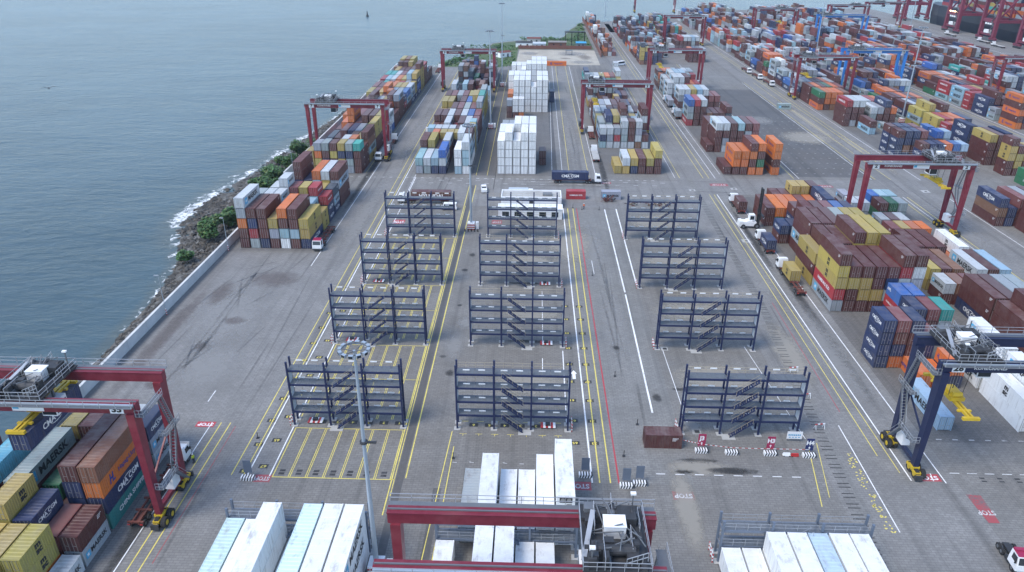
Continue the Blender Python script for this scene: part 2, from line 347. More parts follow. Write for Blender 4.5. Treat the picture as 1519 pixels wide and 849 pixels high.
def boulders():
    base = [(1, 0, 0), (-1, 0, 0), (0, 1, 0), (0, -1, 0), (0, 0, 1), (0, 0, -1), (.6, .6, .6), (-.6, .6, .5), (.6, -.6, .55), (-.6, -.6, .6)]
    tri = [(6, 0, 2), (6, 2, 4), (6, 4, 0), (7, 2, 1), (7, 1, 4), (7, 4, 2), (8, 3, 0), (8, 0, 4), (8, 4, 3), (9, 1, 3), (9, 3, 4), (9, 4, 1), (0, 5, 2), (2, 5, 1), (1, 5, 3), (3, 5, 0)]
    b = MB()
    for k in range(4300):
        y = rnd.uniform(50, 455) if k > 2400 else rnd.uniform(55, 225)
        xw = -81.4 if y < 235 else -84.8; xs = shore_x(y); u = rnd.random() ** .9
        x = xw + (xs - 1.0 - xw) * u; z = .3 - 2.7 * u ** .8; s = rnd.uniform(.3, .95) * (1.2 if u > .5 else .9)
        a = rnd.uniform(0, 6.28); ca, sa = math.cos(a), math.sin(a); sx, sy, sz = s * rnd.uniform(.7, 1.5), s * rnd.uniform(.6, 1.1), s * rnd.uniform(.4, .8)
        i = len(b.v); mm = rnd.choice((0, 0, 0, 1, 1, 2))
        for px, py, pz in base:
            j = rnd.uniform(.75, 1.2); px, py, pz = px * sx * j, py * sy * j, pz * sz * j
            b.v.append((x + px * ca - py * sa, y + px * sa + py * ca, z + pz))
        for t3 in tri: b.f.append(tuple(i + q for q in t3)); b.m.append(mm)
    o = link('riprap_boulders', b.mesh('riprap_boulders', [plain('basalt', (.04, .039, .037), .85), plain('brown_stone', (.075, .066, .055), .85), plain('grey_stone', (.12, .118, .112), .85)]))
    o['kind'] = 'stuff'
boulders()
def foliage_mat(name, c):
    m, t, b = nodes(name); v = coord(t); n = noise(t, .9, 4, .6, v)
    cc = mixc(t, ramp(t, n, .3, .7), tuple(x * .55 for x in c), tuple(x * 1.5 for x in c)); t.links.new(cc, b.inputs['Base Color']); b.inputs['Roughness'].default_value = .65
    return m
F1, F2, F3 = foliage_mat('leaf_dark', (.034, .085, .026)), foliage_mat('leaf_green', (.060, .145, .040)), foliage_mat('leaf_olive', (.10, .14, .045))
BARK = plain('bark', (.09, .065, .045), .9)
def leaf_cloud(b, cx, cy, cz, rx, ry, rz_, n, s, g):
    for _ in range(n):
        while 1:
            x, y, z = g.uniform(-1, 1), g.uniform(-1, 1), g.uniform(-1, 1); d = x * x + y * y + z * z
            if .2 < d < 1: break
        p = Vector((cx + x * rx, cy + y * ry, cz + z * rz_)); a = Vector((g.uniform(-1, 1), g.uniform(-1, 1), g.uniform(-.5, .5))).normalized(); c = a.cross(Vector((g.uniform(-.4, .4), g.uniform(-.4, .4), 1))).normalized()
        k = s * g.uniform(.6, 1.4); b.quad(p - a * k - c * k * .1, p + c * k * .55, p + a * k, p - c * k * .55, g.choice((0, 0, 1, 1, 2)))
def shrub(name, label, cat, x, y, z, r, h, seed, lobes=8, group='shrubs and trees along the sea wall'):
    g = random.Random(seed); o = empty(name, label, cat, (x, y, z), group=group)
    b = MB(); t = MB()
    t.cyl((0, 0, -.8), (g.uniform(-.3, .3), 0, h * .5), .16 * h / 3, .07 * h / 3, 7)
    for _ in range(lobes):
        a = g.uniform(0, 6.28); q = g.uniform(.15, .75) * r; hx, hy, hz = q * math.cos(a), q * math.sin(a), g.uniform(.35, .9) * h
        t.bar((0, 0, h * .3), (hx, hy, hz), .10 * h / 3); k = g.uniform(.3, .5) * r
        leaf_cloud(b, hx, hy, hz, k, k, k * .75, int(120 + 60 * k), .26 + .05 * r, g)
    link('crown', b.mesh('crown', [F1, F2, F3]), o); link('trunk', t.mesh('trunk', [BARK]), o)
SH = [(-88.5, 169.5, -1, 2.3, 2.6, 'small lone green shrub farthest down the rocks from the yard corner'), (-88.6, 184, -.6, 4.2, 5.2, 'broad green tree on the rocks nearest to the wall lamp post'),
      (-87, 193, -.3, 4.4, 5.0, 'broad dark green tree on the rocks beside the corner container stack'), (-88.5, 226, -.8, 4.2, 3.8, 'green shrub on the rocks behind the stacked white boxes'),
      (-89, 239, -.8, 4.6, 3.6, 'low spreading green shrub by the orange container on the shore'), (-86.5, 248, -.5, 4.0, 4.6, 'green shrub on the shore left of the yellow stacked containers'),
      (-89.5, 256, -1, 4.4, 3.2, 'low green thicket on the shore below the dark tree'), (-87.5, 266, -.6, 4.0, 5.6, 'tall dark tree on the shore beside the red gantry leg')]
for i, (x, y, z, r, h, l) in enumerate(SH): shrub('shore_tree', l, 'shrub', x, y, z, r, h, 50 + i, 11)
def bush_belt():
    g = random.Random(5); b = MB()
    for _ in range(34):
        y = g.uniform(212, 285); leaf_cloud(b, -85.3 - g.uniform(0, 4), y, g.uniform(-.3, .6), 2.0, 2.6, .9, 90, .35, g)
    for _ in range(70):
        u = g.random(); x, y = (-58 + u * 34, 466 + u * 92) if g.random() < .5 else (g.uniform(-14, 38), g.uniform(584, 596) if g.random() < .5 else g.uniform(600, 690))
        if y > 597: x = 30 + (y - 600) / 9 + g.uniform(0, 4); x = min(x, 40)
        leaf_cloud(b, x, y, .6, 3.5, 3.5, 1.2, 60, .7, g)
    link('ground_cover', b.mesh('ground_cover', [F1, F2, F3]))['kind'] = 'stuff'
bush_belt()
def grass():
    g = random.Random(9); b = MB()
    for _ in range(5200):
        x, y = g.uniform(-58, 41), g.uniform(465, 690)
        if not ((x < -13 and y < 560 and x > -58 + (y - 465) * .12 and not (-44 < x < -20 and 480 < y < 520 and g.random() < .8)) or (y > 545 and y < 592 and g.random() < .35 and x > -26 + (y - 545) * .6) or (x > 31 + (y - 600) / 9 and y > 596)): continue
        k = g.uniform(.3, .9); a = g.uniform(0, 3.1); dx, dy = math.cos(a) * k, math.sin(a) * k
        b.quad((x - dx, y - dy, 0), (x + dx, y + dy, 0), (x + dx * .6, y + dy * .6, k * .8), (x - dx * .6, y - dy * .6, k * .8), g.choice((0, 1, 1, 2)))
    link('rough_grass', b.mesh('rough_grass', [F1, F2, F3]))['kind'] = 'stuff'
grass()
# sea wall in cast lengths
wl = empty('sea_wall', 'pale concrete wall between the yard and the rock shore', 'wall', (-80.6, 60, 0))
M_WALL = plain('weathered_wall_concrete', (.50, .51, .51), .85, 0, .35, .5, (.14, .13, .11), .6)
for k in range(23): part('wall_panel', 'w', lambda b: b.box(-.2, .2, .04, 7.96, 0, 2.3).box(-.28, .28, .04, 7.96, 2.3, 2.42), [M_WALL], wl, (0, -8 + 8 * k, 0))
wl2 = empty('shore_wall', 'grey concrete wall behind the far seaside stacks', 'wall', (-84, 236, 0))
for k in range(28): part('wall_panel', 'w', None, [M_WALL], wl2, (0, 8 * k, 0))
# ---------------------------------------------------------------- painted markings (flat sheets on the paving)
def stripes(name, mat, items, z=Z4):
    b = MB()
    for x0, y0, x1, y1, wd in items:
        wd *= (.95 if max(abs(x0), 0) < 45 and max(y0, y1) < 240 else .72); d = Vector((x1 - x0, y1 - y0, 0)); n = Vector((-d.y, d.x, 0)).normalized() * wd / 2; p, q = Vector((x0, y0, z)), Vector((x1, y1, z))
        b.quad(p - n, q - n, q + n, p + n) if False else b.quad(p + n, p - n, q - n, q + n)
    o = link(name, b.mesh(name, [mat])); o['kind'] = 'structure'
Wl = [(-43.5, 88, -43.5, 480, .28), (-40, 87.8, -40, 240, .28), (-54.3, 60, -54.3, 101, .22), (-55.4, 166, -55.4, 458, .22), (9.9, 88, 9.3, 211, .26), (21.7, 106.5, 22, 153, .34), (22, 154, 21.9, 210.5, .34),
      (25.2, 158, 25.4, 211, .34), (59.2, 90.2, 59.2, 226, .30), (64.3, 89.8, 64.3, 226, .25), (53.1, 104, 52.6, 79.2, .22), (6.6, 243, 8.4, 420, .18), (10.2, 243, 10.6, 470, .18), (21.6, 243, 21.2, 470, .2),
      (48.6, 243, 48.6, 420, .16), (62.3, 243, 62.3, 640, .2), (64.9, 248, 64.9, 420, .16), (-40.4, 216, -40.4, 243, .2), (91, 244, 91, 480, .22), (118, 60, 118, 226, .2), (132.2, 110, 132.2, 226, .22), (132, 244, 132, 640, .22), (88.6, 110, 88.6, 200, .2),
      (115.5, 244, 115.5, 420, .22), (-12.9, 228, -12.9, 262, .18), (204.6, 300, 204.6, 700, .3), (187, 230, 187, 700, .22), (326, 500, 326, 800, .4), (46.2, 100, 43.6, 130, .14), (20.2, 60, 20.3, 66, .2), (62.9, 92, 62.6, 90.2, .2), (-12.9, 228, -12.9, 262, .18)]
Wl += [(.0 + 27.3, 104, 26.8, 128, .12), (6.5, 103, 6.6, 127, .2), (2.5, 118, 2.5, 124, .14), (2.6, 130, 2.6, 154, .12), (15.5, 164, 15.4, 172, .12), (-57.5, 107, -57.5, 110.5, .25)]
Wl += [(66 + 2.7 * i, 92.2, 67.5 + 2.7 * i, 92.2, .16) for i in range(9)] + [(20 + 3 * i, 90.4, 21.4 + 3 * i, 90.4, .14) for i in range(8)] + [(-76 + 2.7 * i, 239.5, -75 + 2.7 * i, 239.5, .2) for i in range(44)]
stripes('white_markings', L_W, Wl)
stripes('faded_white_markings', L_WF, [(-41 + 3.1 * i, 234 + (i % 2) * 3, -39.4 + 3.1 * i, 234 + (i % 2) * 3, .3) for i in range(28)] + [(92 + 3 * i, 250 + 6.5 * j, 92.7 + 3 * i, 250 + 6.5 * j, .3) for i in range(8) for j in range(14)]
        + [(68 + 2.7 * i, 100.7, 68.9 + 2.7 * i, 100.7, .3) for i in range(7)] + [(-12 + 2.66 * i, 92 + (i % 2) * .2, -11.3 + 2.66 * i, 92, .16) for i in range(7)])
Yl = [(-46, 87.8, -46, 480, .2), (-44.1, 88, -44.1, 480, .2), (-52.7, 50, -52.7, 101, .22), (-51.1, 50, -51.1, 101, .22), (11.05, 88, 10.7, 211, .2), (12.7, 88, 12.3, 211, .2), (58.2, 92, 58.2, 226, .16), (56.4, 96, 56.7, 226, .18),
      (-20.95, 80, -20.95, 232, .18), (-20.55, 84, -20.55, 212, .12), (-18.85, 88, -18.85, 232, .2), (-14.6, 60, -12.9, 100, .14), (-12.9, 60, -12.2, 96, .14), (12.6, 243, 12.8, 470, .18), (19.2, 243, 18.8, 470, .18), (58.2, 243, 58.2, 640, .18), (60.2, 243, 60.2, 640, .18),
      (46.2, 99, 43.4, 84, .18), (47.7, 99, 45.2, 86, .14), (50.2, 243, 50.2, 420, .16), (-19.6, 243, -19.6, 455, .16), (-15.8, 243, -15.8, 455, .16), (116.6, 60, 116.6, 226, .2), (119.4, 60, 119.4, 226, .2), (89.2, 244, 89.2, 480, .18), (116.8, 244, 116.8, 420, .18),
      (122, 244, 122, 420, .16), (126, 260, 126, 700, .18), (128, 260, 128, 700, .18), (190, 240, 190, 700, .2), (202, 240, 202, 700, .2), (-39.6, 87.6, -20.5, 87.6, .14), (-58.0, 244, -58, 458, .1), (12.5, 80, 12.4, 70, .16), (20.5, 70, 20.4, 66, .14)]
for j, yb in enumerate((87.7, 102.9, 130.6, 158.6)):
    ya = yb; yc = (100.0, 127.8, 155.8, 185.6)[j]
    for i in range(1, 7):
        x = -39.6 + 2.66 * i
        for dx in (-.14, .14): Yl.append((x + dx, ya, x + dx, yc, .11))
    Yl += [(-39.5, ya, -39.5, yc, .14), (-21.2, ya, -21.2, yc, .14), (-39.5, yc, -21.2, yc, .12)]
    if j: Yl.append((-39.5, (ya + yc) / 2, -20.6, (ya + yc) / 2, .12))
for i in range(7): Yl += [(-11.6 + 2.66 * i, 99.4, -10.4 + 2.66 * i, 99.4, .09), (-11 + 2.66 * i, 99.4, -11 + 2.66 * i, 98.9, .09), (-11.6 + 2.66 * i, 102.9, -10.4 + 2.66 * i, 102.9, .09)]
g_ = random.Random(3)
for i in range(70):
    y = g_.uniform(79, 97); x = 51.9 - (97 - y) * .03 + g_.uniform(-.7, .5); Yl.append((x, y, x + g_.uniform(.1, .35), y + g_.uniform(-.3, .3), .25))
stripes('yellow_markings', L_Y, Yl)
stripes('red_markings', L_R, [(14.0, 88, 13.4, 211, .26), (-49.9, 70, -49.9, 100, .12), (54.8, 108, 55.0, 150, .14)], Z4)
def red_box(x, y, wx, wy, txt, mat=L_R, rz=0, up=False):
    o = rect('red_stop_box', x - wx / 2, x + wx / 2, y - wy / 2, y + wy / 2, Z3, mat)
    put_text(txt, L_W if mat is L_R else L_WF, wy * .72, (x, y, Z4 + .004), 'G', o, 'road_lettering', min(1.1, wx / wy / 2.1), .03, rz)
red_box(-55.2, 100.4, 3.2, 1.5, 'STOP', rz=math.pi); red_box(62.1, 91.0, 3.6, 1.7, 'STOP', rz=math.pi); red_box(-40.9, 87.2, 2.6, 1.7, 'STOP', L_RF, math.pi); red_box(8.0, 87.2, 3.4, 1.9, 'STOP', L_RF, math.pi); red_box(23.4, 85.6, 3.2, 1.8, 'STOP', L_RF, math.pi)
red_box(7.3, 211.3, 3.4, 2.6, 'STOP', L_R, math.pi); red_box(24.2, 236.5, 4, 2.2, 'STOP', L_RF, math.pi); red_box(-38.6, 197.5, 3.4, 3.6, 'STOP', L_R, math.pi); red_box(62, 236, 6, 2.4, 'STOP', L_RF, math.pi); red_box(-10.2, 198.5, 3, 3, 'STOP', L_RF, math.pi); red_box(97, 236, 5, 2.4, 'STOP', L_RF, math.pi)
sheet('faded_red_band', [(66, 87.4), (68.1, 87.2), (67.8, 81.5), (66.2, 81.5)], Z3, L_RF)
put_text('STOP', L_WF, 1.3, (67.0, 83.6, Z4 + .002), 'G', bpy.data.objects['faded_red_band'], 'road_lettering', .8, .03, math.pi)
def numbers(x, y, s, c):
    o = rect('slot_number', x - .75, x + .75, y - .5, y + .5, Z3 + .002, L_K); put_text(s, L_Y, .85, (x, y, Z4 + .004), 'G', o, 'road_lettering', 1.1, .02, c)
for k, s in enumerate(('67', '65', '63', '61', '59', '57', '55', '53', '51')):
    numbers(-41.7, 90 + 6.55 * k, s, math.pi); numbers(-44.3, 88.8 + 6.55 * k, str(35 - 2 * k), math.pi); numbers(7.7, 97.6 + 6.1 * k, ('65', '63', '61', '59', '57', '55', '53', '51', '49')[k], math.pi); numbers(10.9, 97.6 + 6.1 * k, str(33 - 2 * k), math.pi)
for k in range(7):
    if k < 6: numbers(-35.5 + 2.66 * k, 101.9, str(6 - k), math.pi)
    rect('connection_cover', -38.8 + 2.66 * k, -37.9 + 2.66 * k, 88.2, 88.7, Z3, L_K); rect('connection_cover', -38.8 + 2.66 * k, -37.9 + 2.66 * k, 88.9, 89.4, Z3, L_K)
    if k < 6: numbers(-9.4 + 2.66 * k, 101.9, str(6 - k), math.pi)
for k in range(7): rect('corner_plate', 70 + 2.7 * k, 70.8 + 2.7 * k, 91, 91.3, Z3, L_K); rect('corner_plate', 70 + 2.7 * k, 70.8 + 2.7 * k, 90.3, 90.6, Z3, L_K)
ar = MB(); ar.v = [(8.15, 116.8, Z4), (8.75, 116.8, Z4), (8.75, 118.6, Z4), (9.05, 118.6, Z4), (8.45, 119.8, Z4), (7.85, 118.6, Z4), (8.15, 118.6, Z4)]; ar.f = [(0, 1, 2, 3, 4, 5, 6)]; ar.m = [0]
link('lane_arrow', ar.mesh('lane_arrow', [L_W]))['kind'] = 'structure'
# drains
rect('drain_channel', -20.35, -19.15, 60, 232, Z2 + .002, G_DARK); rect('drain_channel', -14.3, -13.1, 60, 86, Z2 + .002, G_DARK)
sheet('drain_apron', [(45.5, 50), (48.4, 50), (53.2, 150), (54.2, 243), (52.4, 243), (51.4, 150)], Z2, G_CONC)
dr = MB()
for k in range(150):
    y = 60 + k * 1.12 + (k % 2) * .28; x = 46.5 + (y - 60) * .0645 if y < 150 else 52.3 + (y - 150) * .01
    dr.box(x - .9, x + .9, y, y + .16, Z3, .03)
o = link('drain_slot', dr.mesh('drain_slot', [M_BLACK if False else L_K])); o['kind'] = 'stuff'
for (x, y, s) in [(46.4, 71.3, 2.2), (28.4, 101.4, 1.5), (58.5, 187, 2.2), (27.2, 128.6, 1.4), (66, 232, 2.0), (128, 232, 2.4), (52, 230, 2)]:
    rect('access_cover', x - s / 2, x + s / 2, y - s / 2, y + s / 2, Z3, M_CONC); rect('cover_hatch', x - .3, x + .5, y - .4, y + .4, Z4, L_K)
# ---------------------------------------------------------------- reefer racks
def rack(x0, x1, y, levels, label, flip, row0=False):
    W_ = x1 - x0; bay = W_ / 3; D = 1.75; H = [2.95, 5.65, 8.35, 11.05][:levels]; top = H[-1] + 1.45
    st = M_RGREY if row0 else M_RNAVY
    o = empty('reefer_rack', label, 'container rack', (x0, y, 0), group='reefer racks on the central yard')
    for i in range(4):
        for j in (0, 1):
            part('post', ('p', levels, row0), lambda b: b.box(-.14, .14, -.14, .14, 0, top).box(-.16, .16, -.16, .16, top, top + .06), [st], o, (i * bay, j * D, 0))
            part('base_pad', 'b', lambda b: b.box(-.55, .55, -.5, .5, .018, .09), [M_CONC], o, (i * bay, j * D, 0))
        for h in H: part('end_brace', ('eb', row0), lambda b: b.bar((0, .14, 0), (0, D - .14, 0), .14), [st], o, (i * bay, 0, h - .3))
    for h in H:
        for k in range(3):
            part('deck', ('d', round(bay, 2), row0), lambda b: [b.box(.15 + q * (bay - .3) / 4, .10 + (q + 1) * (bay - .3) / 4, .12 + w_ * .2, .12 + w_ * .2 + .115, -.05, .004 * (q % 3)) for q in range(4) for w_ in range(8)] + [b.box(.15 + q * (bay - .3) / 4, .20 + q * (bay - .3) / 4, .1, D - .1, -.12, -.052) for q in range(5)], [M_GRATE], o, (k * bay, 0, h))
            part('front_beam', ('f', round(bay, 2), row0), lambda b: b.box(.142, bay - .142, -.09, .09, -.38, -.06), [st], o, (k * bay, 0, h))
            part('rear_beam', ('f', round(bay, 2), row0), lambda b: b.box(.142, bay - .142, -.09, .09, -.38, -.06), [st], o, (k * bay, D, h))
            part('handrail', ('h', round(bay, 2), row0), lambda b: [b.bar((.15, 0, z), (bay - .15, 0, z), .035) for z in (.55, 1.1)] + [b.bar((bay * q, 0, 0), (bay * q, 0, 1.1), .035) for q in (.25, .5, .75)], [M_RAIL if row0 else M_TAN], o, (k * bay, D, h))
            if row0: part('front_rail', ('fr', round(bay, 2)), lambda b: [b.bar((.15, 0, z), (bay - .15, 0, z), .04) for z in (.55, 1.1)] + [b.bar((bay * q, 0, 0), (bay * q, 0, 1.1), .04) for q in (.25, .5, .75)], [M_RAIL], o, (k * bay, 0, h))
            for q in (() if row0 else (.27, .68)):
                part('lamp_plate', 'l', lambda b: b.box(-.55, .55, -.03, .03, 0, .22), [M_WHITE], o, (k * bay + q * bay, D - .08 if not flip else D * .45, h + ((.80 if h == H[-1] else .12) if not flip else .12)))
        for xx in (.16, W_ - .16):
            if not row0: part('end_panel', 'e', lambda b: b.box(-.03, .03, .2, D - .2, .15, 2.1), [M_PANEL], o, (xx, 0, h - 2.75 if h > 3 else .4)) if h > 3 else None
    for li, h in enumerate(H[:4]):
        z0 = 0.1 if li == 0 else H[li - 1]; rise = h - z0
        def flight(b, rise=rise):
            s = -1 if flip else 1
            for yy in (.18, .98): b.bar((-1.75 * s, yy, 0), (1.75 * s, yy, rise), .07, .19, 0); b.bar((-1.75 * s, yy, .9), (1.75 * s, yy, rise + .9), .03, .03, 1)
            for q in range(11): u = (q + .5) / 11; b.box(-1.75 * s + 3.5 * s * u - .14, -1.75 * s + 3.5 * s * u + .14, .22, .94, rise * u - .02, rise * u + .02, 0)
            for q in range(5): u = q / 4; b.bar((s * (-1.75 + 3.5 * u), .18, rise * u), (s * (-1.75 + 3.5 * u), .18, rise * u + .9), .04, .04, 1)
        part('stair_flight', ('s', flip, round(rise, 2), row0), flight, [st, M_TAN if not row0 else M_RAIL, M_GRATE], o, (W_ / 2, -1.1, z0))
    if not row0:
        part('stair_pad', 'sp', lambda b: b.box(-1.0, 1.2, -.9, .6, .019, .06), [M_CONC], o, (W_ / 2 + (2.0 if flip else -2.0), -.6, 0))
    return o
ORD = ['nearest', 'second', 'third', 'farthest']
for nm, xa, xb, fl in (('left', -39.9, -21.3, False), ('middle', -12.1, 6.6, True), ('right', 25.7, 44.9, False)):
    for k, y in enumerate((100.8, 128.4, 156.4, 186.8)):
        rack(xa, xb, y, 4, 'tall navy four-level reefer rack with stairs, %s one in the %s rack row' % (ORD[k], nm), fl)
    rack(xa, xb, 73.0, 2, 'low grey reefer rack behind white containers at %s of the front edge' % {'left': 'bottom left', 'middle': 'bottom centre', 'right': 'bottom right'}[nm], fl, True)
def stripe_board(x, y, side, lab):
    o = empty('crash_board', lab, 'barrier', (x, y, 0), group='red and white crash boards at the racks')
    def fn(b):
        for i in range(6): b.box(-1.25 + i * .42, -1.25 + (i + 1) * .42 - .002, -.75, .75, .25 + (i % 2) * .004, .32 + (i % 2) * .004, i % 2)
    part('board', 'cb', fn, [M_STR, M_WHITE], o); part('leg', 'cl', lambda b: [b.box(a - .05, a + .05, c - .05, c + .05, .02, .25) for a in (-1.1, 1.1) for c in (-.6, .6)], [M_DARK], o)
    part('meter_box', 'mb', lambda b: b.box(-.45, .35, -.3, .3, .33, .75), [M_DARK], o)
RN = {'left': -36.6, 'middle': 3.3}
for nm, x in RN.items():
    for k, y in enumerate((101.9, 129.6, 157.6)): stripe_board(x, y, 0, 'red and white striped board under the %s rack of the %s rack row' % (ORD[k], nm))
def guard_rail(x, y, lab):
    o = empty('striped_guard', lab, 'barrier', (x, y, 0), group='striped guard rails beside rack corner posts')
    part('guard_post', 'gp', lambda b: [b.box(px - .06, px + .06, py - .06, py + .06, .02 + z * .3, .32 + z * .3, z % 2) for px, py in ((0, 0), (0, 1.1), (.0, 2.2)) for z in range(5)], [M_STR, M_WHITE], o)
    part('guard_bar', 'gb', lambda b: [b.bar((0, 0, z), (0, 2.2, z), .07) for z in (.7, 1.4)], [M_WHITE], o)
for nm, x in (('left', -40.6), ('middle', 7.3), ('right', 25.0)):
    for k, y in enumerate((100.6, 128.2, 156.2, 186.6)): guard_rail(x, y, 'short red and white guard rail beside %s rack of the %s rack row' % (ORD[k], nm))
guard_rail(24.9, 72.8, 'short red and white guard rail beside the bottom right grey rack')
# ---------------------------------------------------------------- containers
PAL = {'m': ((.085, .021, .019), 'maroon'), 'o': ((.52, .13, .022), 'orange'), 'y': ((.36, .275, .07), 'mustard yellow'), 'b': ((.012, .026, .085), 'navy blue'), 'B': ((.025, .105, .34), 'bright blue'),
       'r': ((.30, .022, .03), 'red'), 'g': ((.012, .13, .055), 'green'), 't': ((.03, .30, .27), 'turquoise'), 'w': ((.74, .76, .77), 'white'), 'W': ((.47, .51, .54), 'off-white'), 's': ((.28, .32, .35), 'silver grey'),
       'l': ((.27, .42, .50), 'pale blue'), 'n': ((.19, .085, .045), 'brown'), 'd': ((.035, .055, .085), 'dark slate'), 'p': ((.17, .05, .05), 'faded pink-red'), 'c': ((.10, .36, .52), 'sky blue'), 'G': ((.03, .20, .19), 'dark teal'), 'L': ((.50, .64, .70), 'ice blue')}
CW = 2.438
def body_mesh(b, L, h, reefer, door):
    x, y = CW / 2, L / 2
    for sx in (-1, 1):
        for sy in (-1, 1): b.box(sx * x - (.16 if sx > 0 else 0), sx * x + (0 if sx > 0 else .16), sy * y - (.16 if sy > 0 else 0), sy * y + (0 if sy > 0 else .16), .118, h - .118)
        for z0, z1 in ((.0, .16), (h - .11, h - .004)): b.box(sx * x - (.10 if sx > 0 else 0), sx * x + (0 if sx > 0 else .10), -y + .18, y - .18, z0 + .02, z1)
        for sy in (-1, 1):
            for z0 in (0, h - .118): b.box(sx * (x + .004) - (.178 if sx > 0 else 0), sx * (x + .004) + (0 if sx > 0 else .178), sy * (y + .004) - (.178 if sy > 0 else 0), sy * (y + .004) + (0 if sy > 0 else .178), z0, z0 + .118 + (.006 if z0 else 0))
    for sy in (-1, 1):
        for z0, z1 in ((.085, .16), (h - .13, h - .03)): b.box(-x + .162, x - .162, sy * y - (.10 if sy > 0 else 0), sy * y + (0 if sy > 0 else .10), z0, z1)
    n = int(L / (.42 if not reefer else .8)); d = .045 if not reefer else .012
    for sx in (-1, 1):
        pts = []
        for i in range(n):
            y0 = -y + .16 + (L - .32) * i / n; p = (L - .32) / n
            pts += [(0, y0), (0, y0 + p * .36), (d, y0 + p * .5), (d, y0 + p * .86)]
        pts.append((0, y - .16))
        for (a, ya), (c, yc) in zip(pts, pts[1:]):
            A, B_, C_, D_ = (sx * (x - .012 - a), ya, .15), (sx * (x - .012 - c), yc, .15), (sx * (x - .012 - c), yc, h - .1), (sx * (x - .012 - a), ya, h - .1)
            b.quad(A, B_, C_, D_) if sx > 0 else b.quad(B_, A, D_, C_)
    pts = []
    nr = int(L / (.60 if not reefer else 1.15)); dr = .035 if not reefer else .02
    for i in range(nr):
        y0 = -y + .12 + (L - .24) * i / nr; p = (L - .24) / nr
        if reefer: pts += [(0, y0), (0, y0 + p * .90), (dr, y0 + p * .92), (dr, y0 + p * .98)]
        else: pts += [(0, y0), (0, y0 + p * .40), (dr, y0 + p * .5), (dr, y0 + p * .90)]
    pts.append((0, y - .12))
    for (a, ya), (c, yc) in zip(pts, pts[1:]): b.quad((-x + .05, ya, h - .012 - a), (x - .05, ya, h - .012 - a), (x - .05, yc, h - .012 - c), (-x + .05, yc, h - .012 - c), 1)
    b.quad((-x, -y, .1), (-x, y, .1), (x, y, .1), (x, -y, .1), 2)
    # far end wall (and the near one when the doors are not separate parts)
    for i in range(7):
        w_ = (CW - .32) / 7; x0 = -x + .16 + i * w_; q = .03 if i % 2 else 0
        b.quad((x0 + w_, y - .02 - q, .15), (x0, y - .02 - q, .15), (x0, y - .02 - q, h - .12), (x0 + w_, y - .02 - q, h - .12))
    if door: door_geo(b, L, h, -1); door_geo(b, L, h, 1)
    b.quad((-x + .16, -y + .07, .15), (x - .16, -y + .07, .15), (x - .16, -y + .07, h - .12), (-x + .16, -y + .07, h - .12), 2)
def door_geo(b, L, h, s):
    x, y = CW / 2, L / 2
    x0, x1 = (-x + .175, -.012) if s < 0 else (.012, x - .175)
    b.box(x0, x1, -y + .02, -y + .06, .165, h - .135, 0)
    for a0, a1, c0, c1 in ((x0 - .045, x0 - .003, .14, h - .12), (x1 + .003, x1 + .0105, .14, h - .12), (x0, x1, .135, .163), (x0, x1, h - .133, h - .105)): b.box(a0, a1, -y - .012, -y + .03, c0, c1, 2)  # door gaskets, added in black to paint shade into gaps between stacks
    for z in (.33, .57, .80): b.box(x0 + .06, x1 - .06, -y + .006, -y + .019, h * z - .28, h * z - .12, 0)
    for q in (.26, .74):
        xx = x0 + (x1 - x0) * q; b.box(xx - .022, xx + .022, -y - .025, -y + .005, .12, h - .10, 3)
        for z in (.14, h * .5, h - .2): b.box(xx - .05, xx + .05, -y - .03, -y + .004, z, z + .05, 3)
        b.box(xx - .02, xx + .26 * (1 if q < .5 else -1) if q < .5 else xx + .02, -y - .045, -y - .026, 1.05, 1.11, 3) if q < .5 else b.box(xx - .26, xx + .02, -y - .045, -y - .026, 1.0, 1.06, 3)
CM = [M_PAINT, M_ROOF, M_GAP, M_HARD]
def unit_geo(b, L, h):
    y = L / 2; b.box(-1.05, 1.05, -y + .01, -y + .06, .17, h - .14, 0)
    b.box(-.85, .85, -y - .012, -y + .008, h * .62, h * .93, 2); b.box(-.78, .78, -y - .016, -y + .004, .25, h * .34, 2); b.box(.1, .8, -y - .02, -y + .006, h * .38, h * .56, 3)
    b.cyl((-.42, -y - .03, h * .77), (-.42, -y - .01, h * .77), .30, n=12, m=3); b.cyl((.42, -y - .03, h * .77), (.42, -y - .01, h * .77), .30, n=12, m=3)
def cmesh(L, h, reefer, door):
    k = ('container_body', L, h, reefer, door)
    if k not in CACHE:
        b = MB(); body_mesh(b, L, h, reefer, door); CACHE[k] = b.mesh('container_body', CM)
    return CACHE[k]
T_W = plain('white_lettering', (.72, .72, .72), .6, 0, .1); T_K = plain('black_lettering', (.02, .02, .022), .6, 0, .1); T_BL = plain('blue_lettering', (.02, .045, .24), .6, 0, .1); T_R = plain('red_lettering', (.45, .03, .03), .6, 0, .1); T_ST = plain('star_blue', (.07, .38, .62), .6, 0, .1)
def star_mesh():
    if 'star' not in CACHE:
        b = MB(); s = .62
        b.quad((-s, -s, 0), (s, -s, 0), (s, s, 0), (-s, s, 0), 0)
        i = len(b.v); n = 7
        for k in range(14):
            r = .50 if k % 2 == 0 else .17; t = math.pi / 2 + k * math.pi / 7; b.v.append((r * math.cos(t), r * math.sin(t), .006))
        b.f.append(tuple(range(i, i + 14))); b.m.append(1); CACHE['star'] = b.mesh('star_emblem', [T_ST, T_W])
    return CACHE['star']
